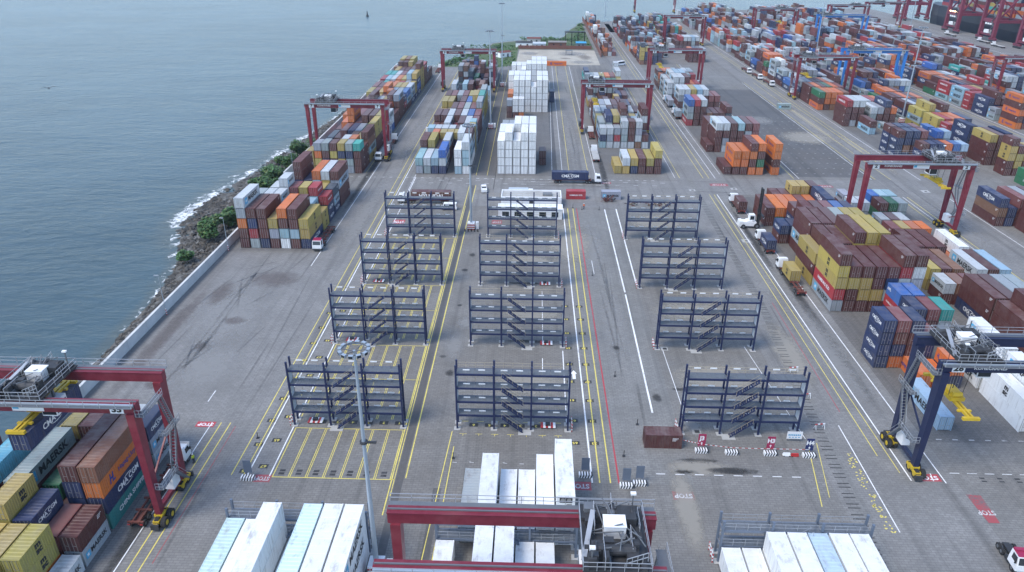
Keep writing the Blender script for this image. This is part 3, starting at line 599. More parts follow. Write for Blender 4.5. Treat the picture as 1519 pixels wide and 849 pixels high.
def arc_mesh():
    if 'arc' not in CACHE:
        b = MB()
        for s in (1, -1):
            for k in range(8):
                t0, t1 = [R(a) for a in (40 + 12 * k, 40 + 12 * (k + 1))]; wd = .09 * math.sin(math.pi * (k + .5) / 8)
                P = lambda t, r: (r * 1.5 * math.cos(t) * s, (r * .62 * math.sin(t)) * s, 0)
                b.quad(P(t0, 1 - wd), P(t0, 1 + wd), P(t1, 1 + wd), P(t1, 1 - wd))
        CACHE['arc'] = b.mesh('arc_emblem', [T_W])
    return CACHE['arc']
def hl_mesh():
    if 'hl' not in CACHE:
        b = MB()
        for dx in (-.32, .1): b.v += [(dx - .1, -.5, 0), (dx + .08, -.5, 0), (dx + .28, .5, 0), (dx + .10, .5, 0)]; i = len(b.v) - 4; b.f.append((i, i + 1, i + 2, i + 3)); b.m.append(0)
        b.quad((-.2, -.08, .003), (.3, -.08, .003), (.34, .12, .003), (-.16, .12, .003)); b.quad((.2, -.5, .003), (.5, -.5, .003), (.54, -.3, .003), (.24, -.3, .003))
        CACHE['hl'] = b.mesh('slanted_emblem', [T_BL])
    return CACHE['hl']
MARK = {'y': 'MSC', 's': 'MAERSK', 'W': 'MAERSK', 'b': 'CMA', 'o': 'HL', 'r': 'HS', 't': 'CS', 'G': 'CS', 'B': 'APL', 'l': 'MAERSK'}
def decals(c, L, h, side, parent, reg):
    """lettering on the long side the photograph shows; returns a list of (mesh, matrix-ready placement)"""
    x = (CW / 2 - .008) * (1 if side == 'E' else -1) + (.012 if side == 'E' else -.012); sg = 1 if side == 'E' else -1
    big = L > 7; out = []
    def T(s, mat, size, y, z, st=1.0, bold=.02): out.append((letters(s, mat, bold), (x, y, z), (size * st, size, size)))
    def E_(me, y, z, s): out.append((me, (x, y, z), (s, s, s)))
    k = MARK.get(c)
    if c == 'w': k = ('MAERSK', None, 'MSCW', None, None)[reg % 5]
    if k == 'MAERSK': T('MAERSK', T_K, 1.75 if big else 1.0, sg * (.9 if big else .5), h * .5, 1.05, .03); E_(star_mesh(), sg * -(4.0 if big else 2.1), h * .5, 1.35 if big else .8)
    elif k in ('MSC', 'MSCW'): T('m\nsc', T_K, 1.35 if big else 1.2, sg * .3, h * .55, 1.15, .05)
    elif k == 'CMA': T('CMA CGM', T_W, 1.25 if big else .85, 0, h * .5, 1.0, .03); E_(arc_mesh(), 0, h * .5, 1.15 if big else .8)
    elif k == 'HL': T('Hapag-Lloyd', T_BL, 1.05 if big else .62, sg * 1.0, h * .5, 1.0, .02); E_(hl_mesh(), sg * -(3.4 if big else 2.0), h * .52, 1.5 if big else .9)
    elif k == 'HS': T('HAMBURG SÜD', T_W, 1.05 if big else .58, 0, h * .52, 1.0, .03)
    elif k == 'CS' and big: T('CHINA SHIPPING', T_W, 1.0, sg * .4, h * .5, 1.1, .03)
    elif k == 'APL': T('APL', T_W, .8, sg * (-1.9 if not big else -4), h * .6, 1.2, .05)
    elif k is None and c in 'mnpgd': out.append((code_mesh(), (x, sg * (L / 2 - 1.1), h * .76), (1, 1, 1)))
    return out
def code_mesh():
    if 'code' not in CACHE:
        b = MB()
        for r_ in range(3):
            for q in range(5 - r_): b.quad((-.5 + q * .2, -.05 - r_ * .22, 0), (-.36 + q * .2, -.05 - r_ * .22, 0), (-.36 + q * .2, .09 - r_ * .22, 0), (-.5 + q * .2, .09 - r_ * .22, 0))
        CACHE['code'] = b.mesh('code_marks', [T_W])
    return CACHE['code']
SIDE_ROT = {'E': (R(90), 0, R(90)), 'W': (R(90), 0, R(-90))}
ALLC = []
class Cont: pass
def add(block, x, y, z, L, h, c, col=0, bay=0, tier=0, ntier=1, label=None, rz=0, reefer=None, ncol=7, jit=True):
    o = Cont(); o.block = block; o.x, o.y, o.z, o.L, o.h, o.c, o.rz = x, y, z, L, h, c, rz; o.col, o.bay, o.tier, o.ntier, o.ncol = col, bay, tier, ntier, ncol
    o.label = label; o.reefer = (c == 'w') if reefer is None else reefer; ALLC.append(o); return o
def block(name, X0, bays, pitch=2.7, ncol=7, H=None):
    for bi, (Y, L, spec) in enumerate(bays):
        LL = 6.058 if L == 20 else 12.192
        for ci, s in enumerate(spec.split()):
            if s == '-': continue
            for ti, c in enumerate(s):
                h = H or (2.6 if L == 20 else 2.76)
                if c == 'w': h = 2.9
                x = X0 + ci * pitch + CW / 2 + rnd.uniform(-.05, .05); y = Y + LL / 2 + rnd.uniform(-.06, .06)
                z = .02 + sum((2.9 if q == 'w' else (H or (2.6 if L == 20 else 2.76))) for q in s[:ti])
                add(name, x, y, z, LL, h, c, ci, bi, ti, len(s), ncol=len(spec.split()))
def gen(seed, Y0, Y1, ncol, pal, hmin, hmax, gap=.12, p20=.4, yrow=None):
    g = random.Random(seed); out = []; y = Y0
    while y < Y1 - 12:
        L = 20 if g.random() < p20 else 40
        base = g.randint(hmin, hmax)
        cols = []
        for _ in range(ncol):
            n = max(0, min(hmax, base + g.choice((-2, -1, 0, 0, 0, 1))))
            if g.random() < gap: n = 0
            dom = g.choice(pal) if g.random() < .45 else None
            cols.append(''.join(dom if (dom and g.random() < .6) else g.choice(pal) for _ in range(n)) or '-')
        out.append((round(y, 2), L, ' '.join(cols))); y += (6.5 if L == 20 else 12.75) + (g.random() < .12) * 7
    return out
MIX = 'mmmmmmnpoooossssWWlbbbryyBdgm'
A1 = [(176.7, 40, 'mmosW srbm bmmm msy wlmo mlmm byy'), (189.6, 20, 'mmss smbW mmsW msb mbm msl yy'), (196.2, 20, 'mms smmW mssWW mslp msby mslr bbr'), (203.0, 40, 'ms mm mbmm mbb bslo myyW mm'), (209.6 + 6.2, 40, 'm mm mbmmm mbd bsl myy bsdd')]
block('corner block by the sea wall', -77.0, [A1[0], A1[1], A1[2], (202.9, 20, 'ms mb mbb mbb bsl myy bsd'), (209.6, 40, 'm mm mbbmm mbb bslo smyW mmsm')], 2.7)
block('far seaside block', -77.9, [(243.4, 20, 'yyy yyos mbms mmym yyby ssbs mmmt'), (250.0, 20, 'yss ysm msn yym yybW ssbo mmm'), (256.8, 40, 'ys - mm md msn sWy ysnm'), (269.8, 40, 'md mm mrp mbb nss mgg mmyy'),
      (282.8, 40, 'mm oro mrmoo mmp mmmm nmmm msoy'), (295.8, 40, 'rro mmr mmp nym msmp oyB BwW'), (308.8, 40, 'mm mrB mmm mmW ymm nmp mm'), (321.8, 40, 'mm mmp smmm mmW yoy omom mmms'), (334.8, 20, 'mm mms mmy mom mmoo mmp mrb'), (341.6, 40, 'mmy mmp mmy momo mml sms msB'),
      (354.8, 40, 'rmp mmm mmW mmo mmy smy bsW'), (367.8, 20, 'mym mmt mmp mso mmr mss byy'), (374.6, 40, 'mmr mml mmW mmo mmy smsl bBby'), (387.6, 40, 'mrt mrt mmW nmp mmr smmm yyyym'), (400.6, 40, 'mm myy mmm mym mmp mmmm mmmr'), (413.8, 20, 'mmn mmym mmmm mmyy mmm mmp mms'), (420.6, 40, 'mm mymy mmyn mnyy mmr mmm mm')], 2.71)
block('second far block', -40.6, [(244.2, 40, 'sl sW bl bWB - lww wllW'), (257.4, 40, 'slm msy mm mmW - smlW wlWm'), (263.9 + 6.4, 20, 'ms mno ssy msy mby smW yyyy'), (277.0, 20, 'sll mbW mrW mWW mmm mmp lWsl'), (284.0, 40, 'sm mm mmW mr smm sbW mmp'), (297.0, 40, 'mmm smm mmW msm smW sbB mmp'),
      (310.2, 40, 'my my mmm mmp mWs mmp Wsys'), (323.3, 40, 'yyy msy mm mmm mbB mmyy yyyt'), (336.5, 40, 'smm smp mms mmp Bsy yyy yyys')] + gen(31, 349.6, 392, 7, 'mmmppsWWlsbyrdn', 2, 3, .1, .5) + gen(32, 392, 452, 7, 'mmmmnbbdsWBg', 2, 4, .15, .5), 2.7)
block('white reefer block', -12.3, [(245.0, 40, 'wwww wwwww wwww wwwww wwwww'), (257.8, 40, 'wwww wwww wwwww wwwww wwwww'), (271.2, 20, 'bbs mmp mbb'), (277.8, 40, 'dds mms bbb'), (291.5, 20, 'mm mp mb'), (329, 20, 'mms mww oww'), (341, 40, 'mWo wwwww wwwww wwwww wwww wwwww wwwww'), (354, 40, 'wwwww wwwww wwwww wwwww www wwwww wwwww'), (375, 20, 'mb mb sB mp'), (386, 40, 'mmw mmw wwww wwwww wwwww wwwww wwwww'), (399, 40, 'wwww wwww wwww wwww wwwww wwwww wwwww')], 2.68)
for i, (x, y, cs) in enumerate([(3.3, 259, 'mm'), (8.6, 366, 'bb')]):
    for t, c in enumerate(cs): add('white reefer block', x, y, .02 + 2.6 * t, 6.058, 2.6, c, 5, 20 + i, t, 2, label='%s short container, %s of the pair on the right side of the %s white reefer stacks' % (PAL[c][1], ('lower', 'upper')[t], ('near', 'far')[i]))
block('middle far block under the red gantry', 25.6, [(247.0, 40, '- y yW by mm my mmy'), (280.2, 20, 'lbW WsW Wrs WssW Wmmm nWsW Wm'), (287.0, 40, 'mls mlsb ssmy mmmWm mnm ssl msmWm'), (300.0, 20, 'myy mWm mmn mms mmm ssy mms'), (306.8, 40, 'msW mmW mmm mWm mmmm mBW mmm'), (319.8, 40, 'mmm mbs mbW mmm mmm bsb mn')]
      + gen(41, 334, 372, 7, 'mmmsWbyn', 2, 3, .1, .5) + [(374, 20, 'bbb dsg mWp mWB msy mso smW'), (381, 20, 'ttts mmm mB mBB mmg mmg ryy'), (388, 40, 'tttb mms mBW mmy mgo mgp rryW'), (401, 20, 'bbt - - - - - rrrWW')], 2.72)
block('orange block beside the forklift lane', 66.2, [(247.6, 40, 'm moo moo omom ogmo - omoo'), (263.2, 40, '- - - - - - ll'), (276.2, 40, 'm mmmW WsmW mmmm mmml mmsm mmpp'), (289.2, 40, '- mmm mms mmm mmm mm mmp'), (318, 40, 'rssB mmmr mmmW mn mm dm mdm'), (341, 40, 'smsW mmrW mmry mmsl mmmW mmp mmp'), (372, 40, 'sWW msWW msWW smrm mm no mm'), (385, 40, 'ssW mmrW oWWl oWll mo mo mr'), (398.5, 20, 'mno nom msb mbd msl mls mmr'), (405, 40, 'msm mmo mno mss mmm mmW mms')]
      + [(478, 20, 'nyyyd mbby mbnd bbdb mbbd'), (485, 40, 'mbbd mmdd mbbn nmd bmmb'), (505, 40, 'mo mmo nn mm mmm mmW mmo'), (518.5, 20, 'm oo mmo mr mmr mmbW mbb')] + gen(51, 526, 690, 8, 'mmmmmnrosbbddWl', 2, 4, .12, .5), 2.72)
block('far yard block beyond the crossing', 93.0, [(488, 40, '- - mmo mmb mm mms')] + [(525, 40, 'sW mmm mmmr mmmW mmmW mssl msmW'), (540, 20, 'ssW mmm mmmp mmm mmo'), (556, 40, '- mm mmm mdB mm')] + gen(52, 572, 720, 7, 'mmmnosWltybbd', 2, 4, .15, .5), 2.72)
block('CMA block at the right edge', 66.6, [(122.9, 20, 'bbbb obmp ommb mbp'), (132.7, 20, '- - - - mbb smp sst'), (139.3, 20, '- - - - brB msB ss'), (146.2, 40, 'sryym mmym myym mymm msbm mssrm mssWm'), (159.2, 40, 'ymy somm msym mmyym mmyyy mmyyy mssm'), (172.2, 40, '- msmm mssm mymm mmss mmyy yssy'), (185.4, 20, 'mb mb mbbm mmbm mmmp mmsB mmlb'), (192.0, 20, '- - mbm msm mmm msb smb'), (198.6, 40, 'mm go mo mo mp oo mmb'), (211.6, 20, '- - mm mm mmy mmy smm')], 2.7)
block('white box block under the navy crane', 66.6, [(103.2, 40, '- l - - - - ww www'), (116.2, 40, '- - o - - - ww www')], 2.7)
add('x', 75.9, 119.3, .02, 6.058, 2.6, 'o', label='orange short container at lower right just behind the yellow spreader'); add('x', 78.6, 119.3, .02, 6.058, 2.6, 'b', label='navy short container under an orange one beside the stacked white boxes'); add('x', 78.6, 119.3, 2.62, 6.058, 2.6, 'o', label='orange short container on a navy one beside the stacked white boxes')
block('block under the right red gantry', 93.0, [(124.6, 40, '- bmm mmmm mmsm sms'), (137.5, 40, '- bmm bmm yms mms'), (150.6, 20, 'mW mn mp'), (158, 40, 'yy mm mn - mW mm ml'), (171.4, 40, '- mm mm mm o mw'), (184.6, 20, '- mp my so oo'), (191.2, 20, '- ms mm sW'), (204.8, 20, 'sW sW - gm mg ss'), (211.6, 20, 'ms - - mB sl ml')], 2.7)
block('corner block at the far right edge', 132.8, [(201, 40, 'mnb bb mmp mms mmm mm'), (188, 40, '- - mmm mmsl mms mmm'), (175, 40, '- - - mmsl mmmm mms')], 2.72)
block('silver and navy block right of the wide lane', 134.0, [(262, 20, '- - nbm bnb nbb bno mmB sml'), (270, 20, 'bbbm bnbb mmbb mnnp mmb ssnB mssl'), (277, 20, 'bbbm bnbb mmbb mnnp ssn ssnB ml'), (306, 40, '- - lm - - s - -'), (320, 40, 'mmmr smmW mmmW - msW sms mmmb mmo'), (334, 40, '- - mms mmW mss mmW mmr mmo'), (352, 40, 'omg moo noo mmo mmn mm'), (366, 40, 'mmm moo mmm mgg myo mrp mm'), (379, 40, 'mbs sss mmm mym ooo mWW mmmm'), (396, 40, 'bB bbW mmsm smss sWss oob dds'), (409, 40, 'mbs bss msmm sml loo rrs'), (424, 40, 'mWss wwww msm mms msW bbb bms')]
      + [(441, 20, 'omg mno mmo mmo nnn'), (448, 40, 'mm mmmo mooo mooo mmo mmm bbb'), (462, 40, 'bB mmmm mmmo mmr mmm mssW')] + gen(61, 476, 640, 7, 'mmmnsssWWlobr', 2, 4, .14, .35) + gen(62, 640, 760, 7, 'mmmmpsssWlobBn', 2, 4, .2, .35), 2.74)
block('mixed block behind the right gantry', 163.2, [(238, 20, 'gg - ss'), (250.5, 20, 'mmyym myym ymyy mymm mm omm'), (263, 40, 'mmmy mmmm mmo oom bbb bm mt'), (277, 40, 'nbbb yby mym mbb bb bbb'), (292, 20, 'mor moo mr bmm'), (300, 40, 'yyy ymr myo moo mbb'), (314, 40, 'ysy mmyy yms mmmm mm'), (328, 40, 'sbm mbW mbb msm mmm'), (342, 40, 'mmm ymm mmo mmm goo mm'), (356, 40, 'mg mmo omo mmm')] + gen(71, 372, 640, 8, 'mmmnsssWWlobrBBb', 2, 4, .14, .35) + gen(72, 640, 800, 8, 'mmmmpsssWlobBn', 2, 4, .2, .35), 2.74)
block('road side block at right', 206.0, [(318, 40, 'omomo mbmo moo mmm oot mm'), (334, 20, 'ss om mm mbb bbm'), (341, 40, 'bbb bbmm mmm oom mm moo'), (356, 20, 'rrr rrr mrr mmm'), (362.6, 40, 'sll rrr mmr mmy mmm mmm'), (376, 40, 'lrr mm mmb mmm mWm mmrr'), (389, 40, 'gm mmm noo bnm moo mmm mss'), (403, 40, '- mbo nno mmo oms mmW')] + gen(81, 418, 560, 9, 'mmmmnsssWoobrbB', 2, 4, .12, .3) + gen(83, 560, 790, 9, 'mmmmmpnsssWWlbbro', 2, 4, .14, .3), 2.75)
block('crowded block nearest the quay', 237.0, gen(91, 318, 480, 10, 'mmmmnsssWoobrtb', 2, 4, .1, .3) + gen(92, 480, 800, 10, 'mmmmmpnsssWWlbbro', 2, 4, .12, .3), 2.75)
block('quay side block', 270.0, gen(93, 400, 560, 10, 'mmmmmmssWoorbb', 1, 3, .2, .3) + gen(94, 560, 780, 11, 'mmsssWWlbBr', 1, 3, .2, .3), 2.75)
block('boundary wall block', 46.2, gen(95, 512, 600, 3, 'mmnpWWso', 1, 3, .25, .6) + gen(96, 600, 735, 3, 'WWwsbmon', 2, 3, .3, .6), 2.75)
block('bottom left block under the red gantry', -77.0, [(56.0, 20, '- - yy yyy oyy oy s'), (62.7, 20, 'ym mm myy yyy oyy oyy W'), (69.2, 20, 'mm mm mm myyy mbb mp sm'), (75.9, 40, 'mmc m mms - m mbbm Gbon'), (89.0, 20, 'm my mmy yym mgg ybW Wsb')], 2.72)
add('x', -67.6, 81.8, 2.62, 6.058, 2.6, 'g', label='green short container in the gap beside the long grey one at bottom left'); add('x', -67.6, 81.8, .02, 6.058, 2.6, 'm', label='maroon short container under the green one at bottom left')
block('bottom left white boxes', -39.9, [(60.5, 40, 'wL ww www w wwL www www')], 2.69, H=2.9)
block('bottom centre white boxes near side', -12.1, [(60.5, 40, 'w - ww ww w w -')], 2.67, H=2.9)
block('bottom centre white boxes far side', -12.1, [(75.1, 40, '- s ww w w ww www')], 2.67, H=2.9)
block('bottom right white boxes', 25.8, [(60.5, 40, 'w w ww ww wL ww ww')], 2.70, H=2.9)
def lone(x, y, z, L, c, label, rz=0, reefer=False, h=2.6): add('lone', x, y, z, 6.058 if L == 20 else 12.192, h, c, label=label, rz=rz, reefer=reefer)
lone(22.0, 97.9, .02, 20, 'm', 'single maroon container lying crossways beside the red and white tape', R(90))
lone(13.6, 220.5, .02, 20, 'r', 'red short container lying crossways in front of the navy trailer box', R(90))
lone(24.6, 220.5, .02, 20, 's', 'grey short container lying crossways with scrap stacked before it', R(90))
lone(118.5, 353.5, .02, 20, 's', 'silver container alone crossways on the wide right lane', R(90))
lone(13.5, 472, .02, 40, 'o', 'orange long container lying crossways at the edge of the sand lot', R(90))
lone(-31.2, 214.2, 1.35, 40, 'm', 'maroon long open-topped container on a trailer behind the farthest left rack', R(90))
lone(12.4, 236.2, 1.35, 40, 'b', 'navy long container on the white tractor trailer crossing the yard', R(90))
lone(-66.9, 81.5, 14.0, 20 if False else 40, 'b', 'navy long container hanging from the yellow spreader at left')
lone(62.4, 180.8, 1.35, 20, 'b', 'navy short container on the white truck behind the yellow one')
lone(62.6, 161.9, 1.35, 20, 'y', 'mustard short container on the white truck nearest the red rails')
lone(62.6, 211.0, 1.35, 20, 'm', 'maroon short container on the white truck by the orange boxes')
lone(65.0, 358, 1.3, 40, 's', 'grey container on a trailer left of the far silver topped stacks'); lone(64.6, 332, 1.3, 20, 's', 'grey short container on a truck beside the red bottomed stack')
lone(-30.4, 236, .02, 20, 'W', '-') if False else None
# ---- choose the 300 that show largest; everything else joins one mass
def project(p):
    d = Vector(p) - camo.location; z = d.dot(_f)
    return (759.5 + 1085 * d.dot(_r2) / z, 424.5 - 1085 * d.dot(_u2) / z) if z > 1 else (-999, -999)
occ = {}
for o in ALLC:
    if o.block not in ('lone', 'x'): occ.setdefault((o.block, o.col), []).append(o)
for o in ALLC:
    px, py = project((o.x, o.y, o.z + o.h)); d2 = (Vector((o.x, o.y, o.z)) - camo.location).length_squared
    ext = max(o.L, 3) * 1085 / math.sqrt(d2) / 2
    if not (-ext < px < 1519 + ext and -ext < py < 849 + ext): o.score = 0; o.vis = 0; continue
    same = occ.get((o.block, o.col), []); top = end = True
    for q in same:
        if q is o: continue
        if q.bay == o.bay and q.tier == o.tier + 1: top = False
        if q.bay != o.bay and abs((q.y + q.L / 2) - (o.y - o.L / 2)) < 1.6 and q.z <= o.z + .6 and q.z + q.h >= o.z + o.h - .6: end = False
    sc = o.col + (1 if o.x < 0 else -1); side = True
    for q in occ.get((o.block, sc), []):
        if abs(q.y - o.y) < o.L / 2 + .5 and q.z <= o.z + .6 and q.z + q.h >= o.z + o.h - .6: side = False
    a = CW * o.L * (76 - o.z) / math.sqrt(d2) * top + CW * o.h * .85 * end + o.L * o.h * min(1, abs(o.x) / o.y) * side
    o.vis = top or end or side; o.side = side
    # shadowed by a taller bay just in front?
    hide = 0
    for q in same:
        if q.y < o.y - 3 and q.y > o.y - 30 and q.bay != o.bay:
            if (q.z + q.h) - (o.z + o.h) > (o.y - o.L * .5 - q.y - q.L / 2 + 2.5) * .45 - 1e-6 and q.z + q.h > o.z + o.h + .5: hide = 1
    o.score = a / d2 * (.15 if hide else 1) + (1 if o.block == 'lone' else 0)
pick = sorted([o for o in ALLC if o.vis and o.score > 0], key=lambda o: -o.score)[:300]
picked = set(map(id, pick))
LV = {1: ['single level'], 2: ['bottom', 'top'], 3: ['bottom', 'middle', 'top'], 4: ['bottom', 'second lowest', 'third lowest', 'top'], 5: ['bottom', 'second lowest', 'middle', 'second highest', 'top']}
OD = ['first', 'second', 'third', 'fourth', 'fifth', 'sixth', 'seventh', 'eighth', 'ninth', 'tenth', 'eleventh', 'twelfth']
def bayname(o):
    ys = sorted({round(q.y / 3) for k, v in occ.items() if k[0] == o.block for q in v}); return ys
BAYS = {}
for o in ALLC: BAYS.setdefault(o.block, set()).add(o.bay)
seen_labels = {}
SHORT = {'bottom centre white boxes far side': 'boxes behind bottom gantry', 'corner block by the sea wall': 'sea wall block', 'far seaside block': 'far seaside block', 'second far block': 'second far block', 'white reefer block': 'white reefer block', 'middle far block under the red gantry': 'middle far block', 'orange block beside the forklift lane': 'orange block',
         'far yard block beyond the crossing': 'crossing block', 'CMA block at the right edge': 'right maroon block', 'white box block under the navy crane': 'navy crane block', 'block under the right red gantry': 'right gantry block', 'corner block at the far right edge': 'right edge block',
         'silver and navy block right of the wide lane': 'wide lane block', 'mixed block behind the right gantry': 'far-right block', 'bottom left block under the red gantry': 'bottom left block', 'bottom left white boxes': 'bottom left white boxes', 'bottom centre white boxes near side': 'bottom centre white boxes',
         'bottom right white boxes': 'bottom right white boxes'}
def near_order(o):
    b = {}
    for q in ALLC:
        if q.block == o.block and q.bay < 20: b.setdefault(q.bay, q.y - q.L / 2)
    return sorted(b, key=lambda k: b[k]).index(o.bay)
def mklabel(o):
    if o.label: return o.label
    size = 'long' if o.L > 7 else 'short'; kind = 'reefer' if o.reefer else 'container'
    r_ = near_order(o); row = 'front row' if r_ == 0 else OD[r_] + ' row'
    if o.ntier == 1: return '%s %s %s alone in %s stack, %s of %s' % (PAL[o.c][1], size, kind, OD[o.col], row, SHORT.get(o.block, o.block))
    return '%s %s %s, %s of %s stack, %s of %s' % (PAL[o.c][1], size, kind, LV[o.ntier][o.tier] if o.ntier < 6 else OD[o.tier], OD[o.col], row, SHORT.get(o.block, o.block))
def tint(c, g, amt=.12):
    v = 1 + g.uniform(-amt, amt)
    if c in 'wW': return tuple(x * (1 + g.uniform(-.10, .03)) for x in [PAL[c][0]] for x in x) if False else tuple(x * (.93 + .1 * ((v - .88) / .24)) for x in PAL[c][0])
    return tuple(max(0, min(1, x * v * (1 + g.uniform(-.06, .06)))) for x in PAL[c][0])
cr = random.Random(77)
for i, o in enumerate(pick):
    near = (Vector((o.x, o.y, o.z)) - camo.location).length < 290
    lab = mklabel(o)
    if len(lab.replace('-', ' ').split()) > 16: print('LONG', lab)
    if lab in seen_labels: print('DUP LABEL', lab)
    seen_labels[lab] = 1
    nm = ('reefer_container' if o.reefer else 'shipping_container')
    ob = link(nm, cmesh(round(o.L, 3), o.h, o.reefer, not near), None, (o.x, o.y, o.z), o.rz, label=lab, category='container', group='shipping containers in the yard')
    col = (*tint(o.c, cr), 1); ob.color = col
    unit = o.reefer and near and o.block.startswith('bottom centre white boxes far')
    if near:
        for s in (-1, 1):
            if unit: continue
            k = ('door', round(o.L, 3), o.h, s)
            if k not in CACHE: b = MB(); door_geo(b, o.L, o.h, s); CACHE[k] = b.mesh('door', CM)
            dd = link('door', CACHE[k], ob); dd.color = col
        if unit:
            k = ('unit', o.h)
            if k not in CACHE: b = MB(); unit_geo(b, o.L, o.h); CACHE[k] = b.mesh('cooling_unit', CM)
            dd = link('cooling_unit', CACHE[k], ob); dd.color = col
    if o.c == 'w' and o.block == 'white reefer block' and ((o.bay, o.col, o.tier) in ((0, 0, 1), (0, 4, 1), (0, 2, 0), (0, 4, 0)) or (o.bay > 3 and cr.random() < .14)):
        if 'wave' not in CACHE:
            b = MB(); b.v += [(.42 * math.cos(t * .5236) + .05, -.0, .9 + .26 * math.sin(t * .5236)) for t in range(12)]; b.f.append(tuple(range(12))); b.m.append(0)
            for k in range(5): b.quad((-.85 + k * .34, 0, .42), (-.58 + k * .34, 0, .42), (-.58 + k * .34, 0, .60), (-.85 + k * .34, 0, .60))
            CACHE['wave'] = b.mesh('door_emblem', [T_K])
        link('door_emblem', CACHE['wave'], ob, (0, -o.L / 2 - .05, .12))
    side = 'E' if (o.x < 0) else 'W'
    if o.rz: side = 'W'      # turned a quarter, the -X side faces the camera
    if getattr(o, 'side', True) or o.block == 'lone':
        if o.block == 'lone' and o.c == 'm' and o.rz and o.L > 7:
            put_text('HYUNDAI', T_W, 1.5, (-CW / 2 - .012, 0, o.h * .5), 'W', ob, 'lettering', 1.1, .04)
        else:
            for me, pos, sc in decals(o.c, o.L, o.h, side, ob, i):
                e = link('emblem' if 'emblem' in me.name else 'lettering', me, ob, pos); e.rotation_euler = SIDE_ROT[side]; e.scale = sc
# the mass of the other containers
mv, mf, mc, tv, tf, tm = [], [], [], [], [], []
TMI = [T_W, T_K, T_BL, T_R, T_ST]
for o in ALLC:
    if id(o) in picked: continue
    x, y = CW / 2, o.L / 2; b = MB()
    b.box(-x, x, -y, y, .04, o.h - .02)
    b.box(-x + .12, x - .12, -y + .15, y - .15, o.h - .02, o.h)
    c0 = tint(o.c, cr); cols = [c0] * 6 + [tuple(v * .80 + (.34, .32, .31)[i] * .12 for i, v in enumerate(c0))] * 6
    if getattr(o, 'vis', 0):
        for q in range(4):
            xx = -x + .35 + q * .58; b.box(xx - .03, xx + .03, -y - .03, -y - .002, .12, o.h - .12); cols += [(.11, .11, .11) if o.c in 'wWsL' else (.30, .30, .30)] * 6
        b.box(-.02, .02, -y - .012, -y - .001, .12, o.h - .12); cols += [(.02, .02, .02)] * 6
        for z in (.0, o.h - .13): b.box(-x, x, -y - .02, -y - .002, z, z + .13); cols += [tuple(v * .4 for v in c0)] * 6  # darkened end rails: painted shade for the gaps between tiers
        for xx in (-x, x - .1): b.box(xx, xx + .1, -y - .018, -y - .003, .14, o.h - .14); cols += [tuple(v * .5 for v in c0)] * 6  # darkened edge strips: painted shade for the gaps between columns
        s = 1 if o.x < 0 else -1
        for q in range(int(o.L / 1.0)):
            yy = -y + .5 + q; xa = s * (x + .002); b.box(min(xa, xa + s * .03), max(xa, xa + s * .03), yy, yy + .45, .15, o.h - .15); cols += [c0] * 6
        if getattr(o, 'side', 0) and o.y < 520:
            side = 'E' if o.x < 0 else 'W'
            for me, pos, sc in decals(o.c, o.L, o.h, side, None, int(o.x * 7 + o.y)):
                mx = Matrix.Translation((o.x + pos[0] + (.045 if side == 'E' else -.045), o.y + pos[1], o.z + pos[2])) @ (R(90) and Matrix.Rotation(SIDE_ROT[side][2], 4, 'Z') @ Matrix.Rotation(R(90), 4, 'X')) @ Matrix.Diagonal((*sc, 1))
                n0 = len(tv); tv += [tuple(mx @ v.co) for v in me.vertices]
                for p in me.polygons: tf.append(tuple(n0 + k for k in p.vertices)); tm.append(TMI.index(me.materials[p.material_index]))
    i0 = len(mv); mv += [(o.x + a, o.y + c, o.z + d) for a, c, d in b.v]; mf += [tuple(i0 + k for k in f) for f in b.f]; mc += cols
me = bpy.data.meshes.new('stacked_containers'); me.from_pydata(mv, [], mf); me.materials.append(M_PAINT_A)
at = me.color_attributes.new('Col', 'FLOAT_COLOR', 'CORNER'); flat = []
for c in mc: flat += [*c, 1.0] * 4
at.data.foreach_set('color', flat); me.update()
mass = link('stacked_containers', me); mass['kind'] = 'stuff'
me = bpy.data.meshes.new('container_lettering'); me.from_pydata(tv, [], tf)
for m_ in TMI: me.materials.append(m_)
me.polygons.foreach_set('material_index', tm); me.update()
link('container_lettering', me, mass)['kind'] = 'stuff'
print('CONTAINERS', len(ALLC), 'picked', len(pick))
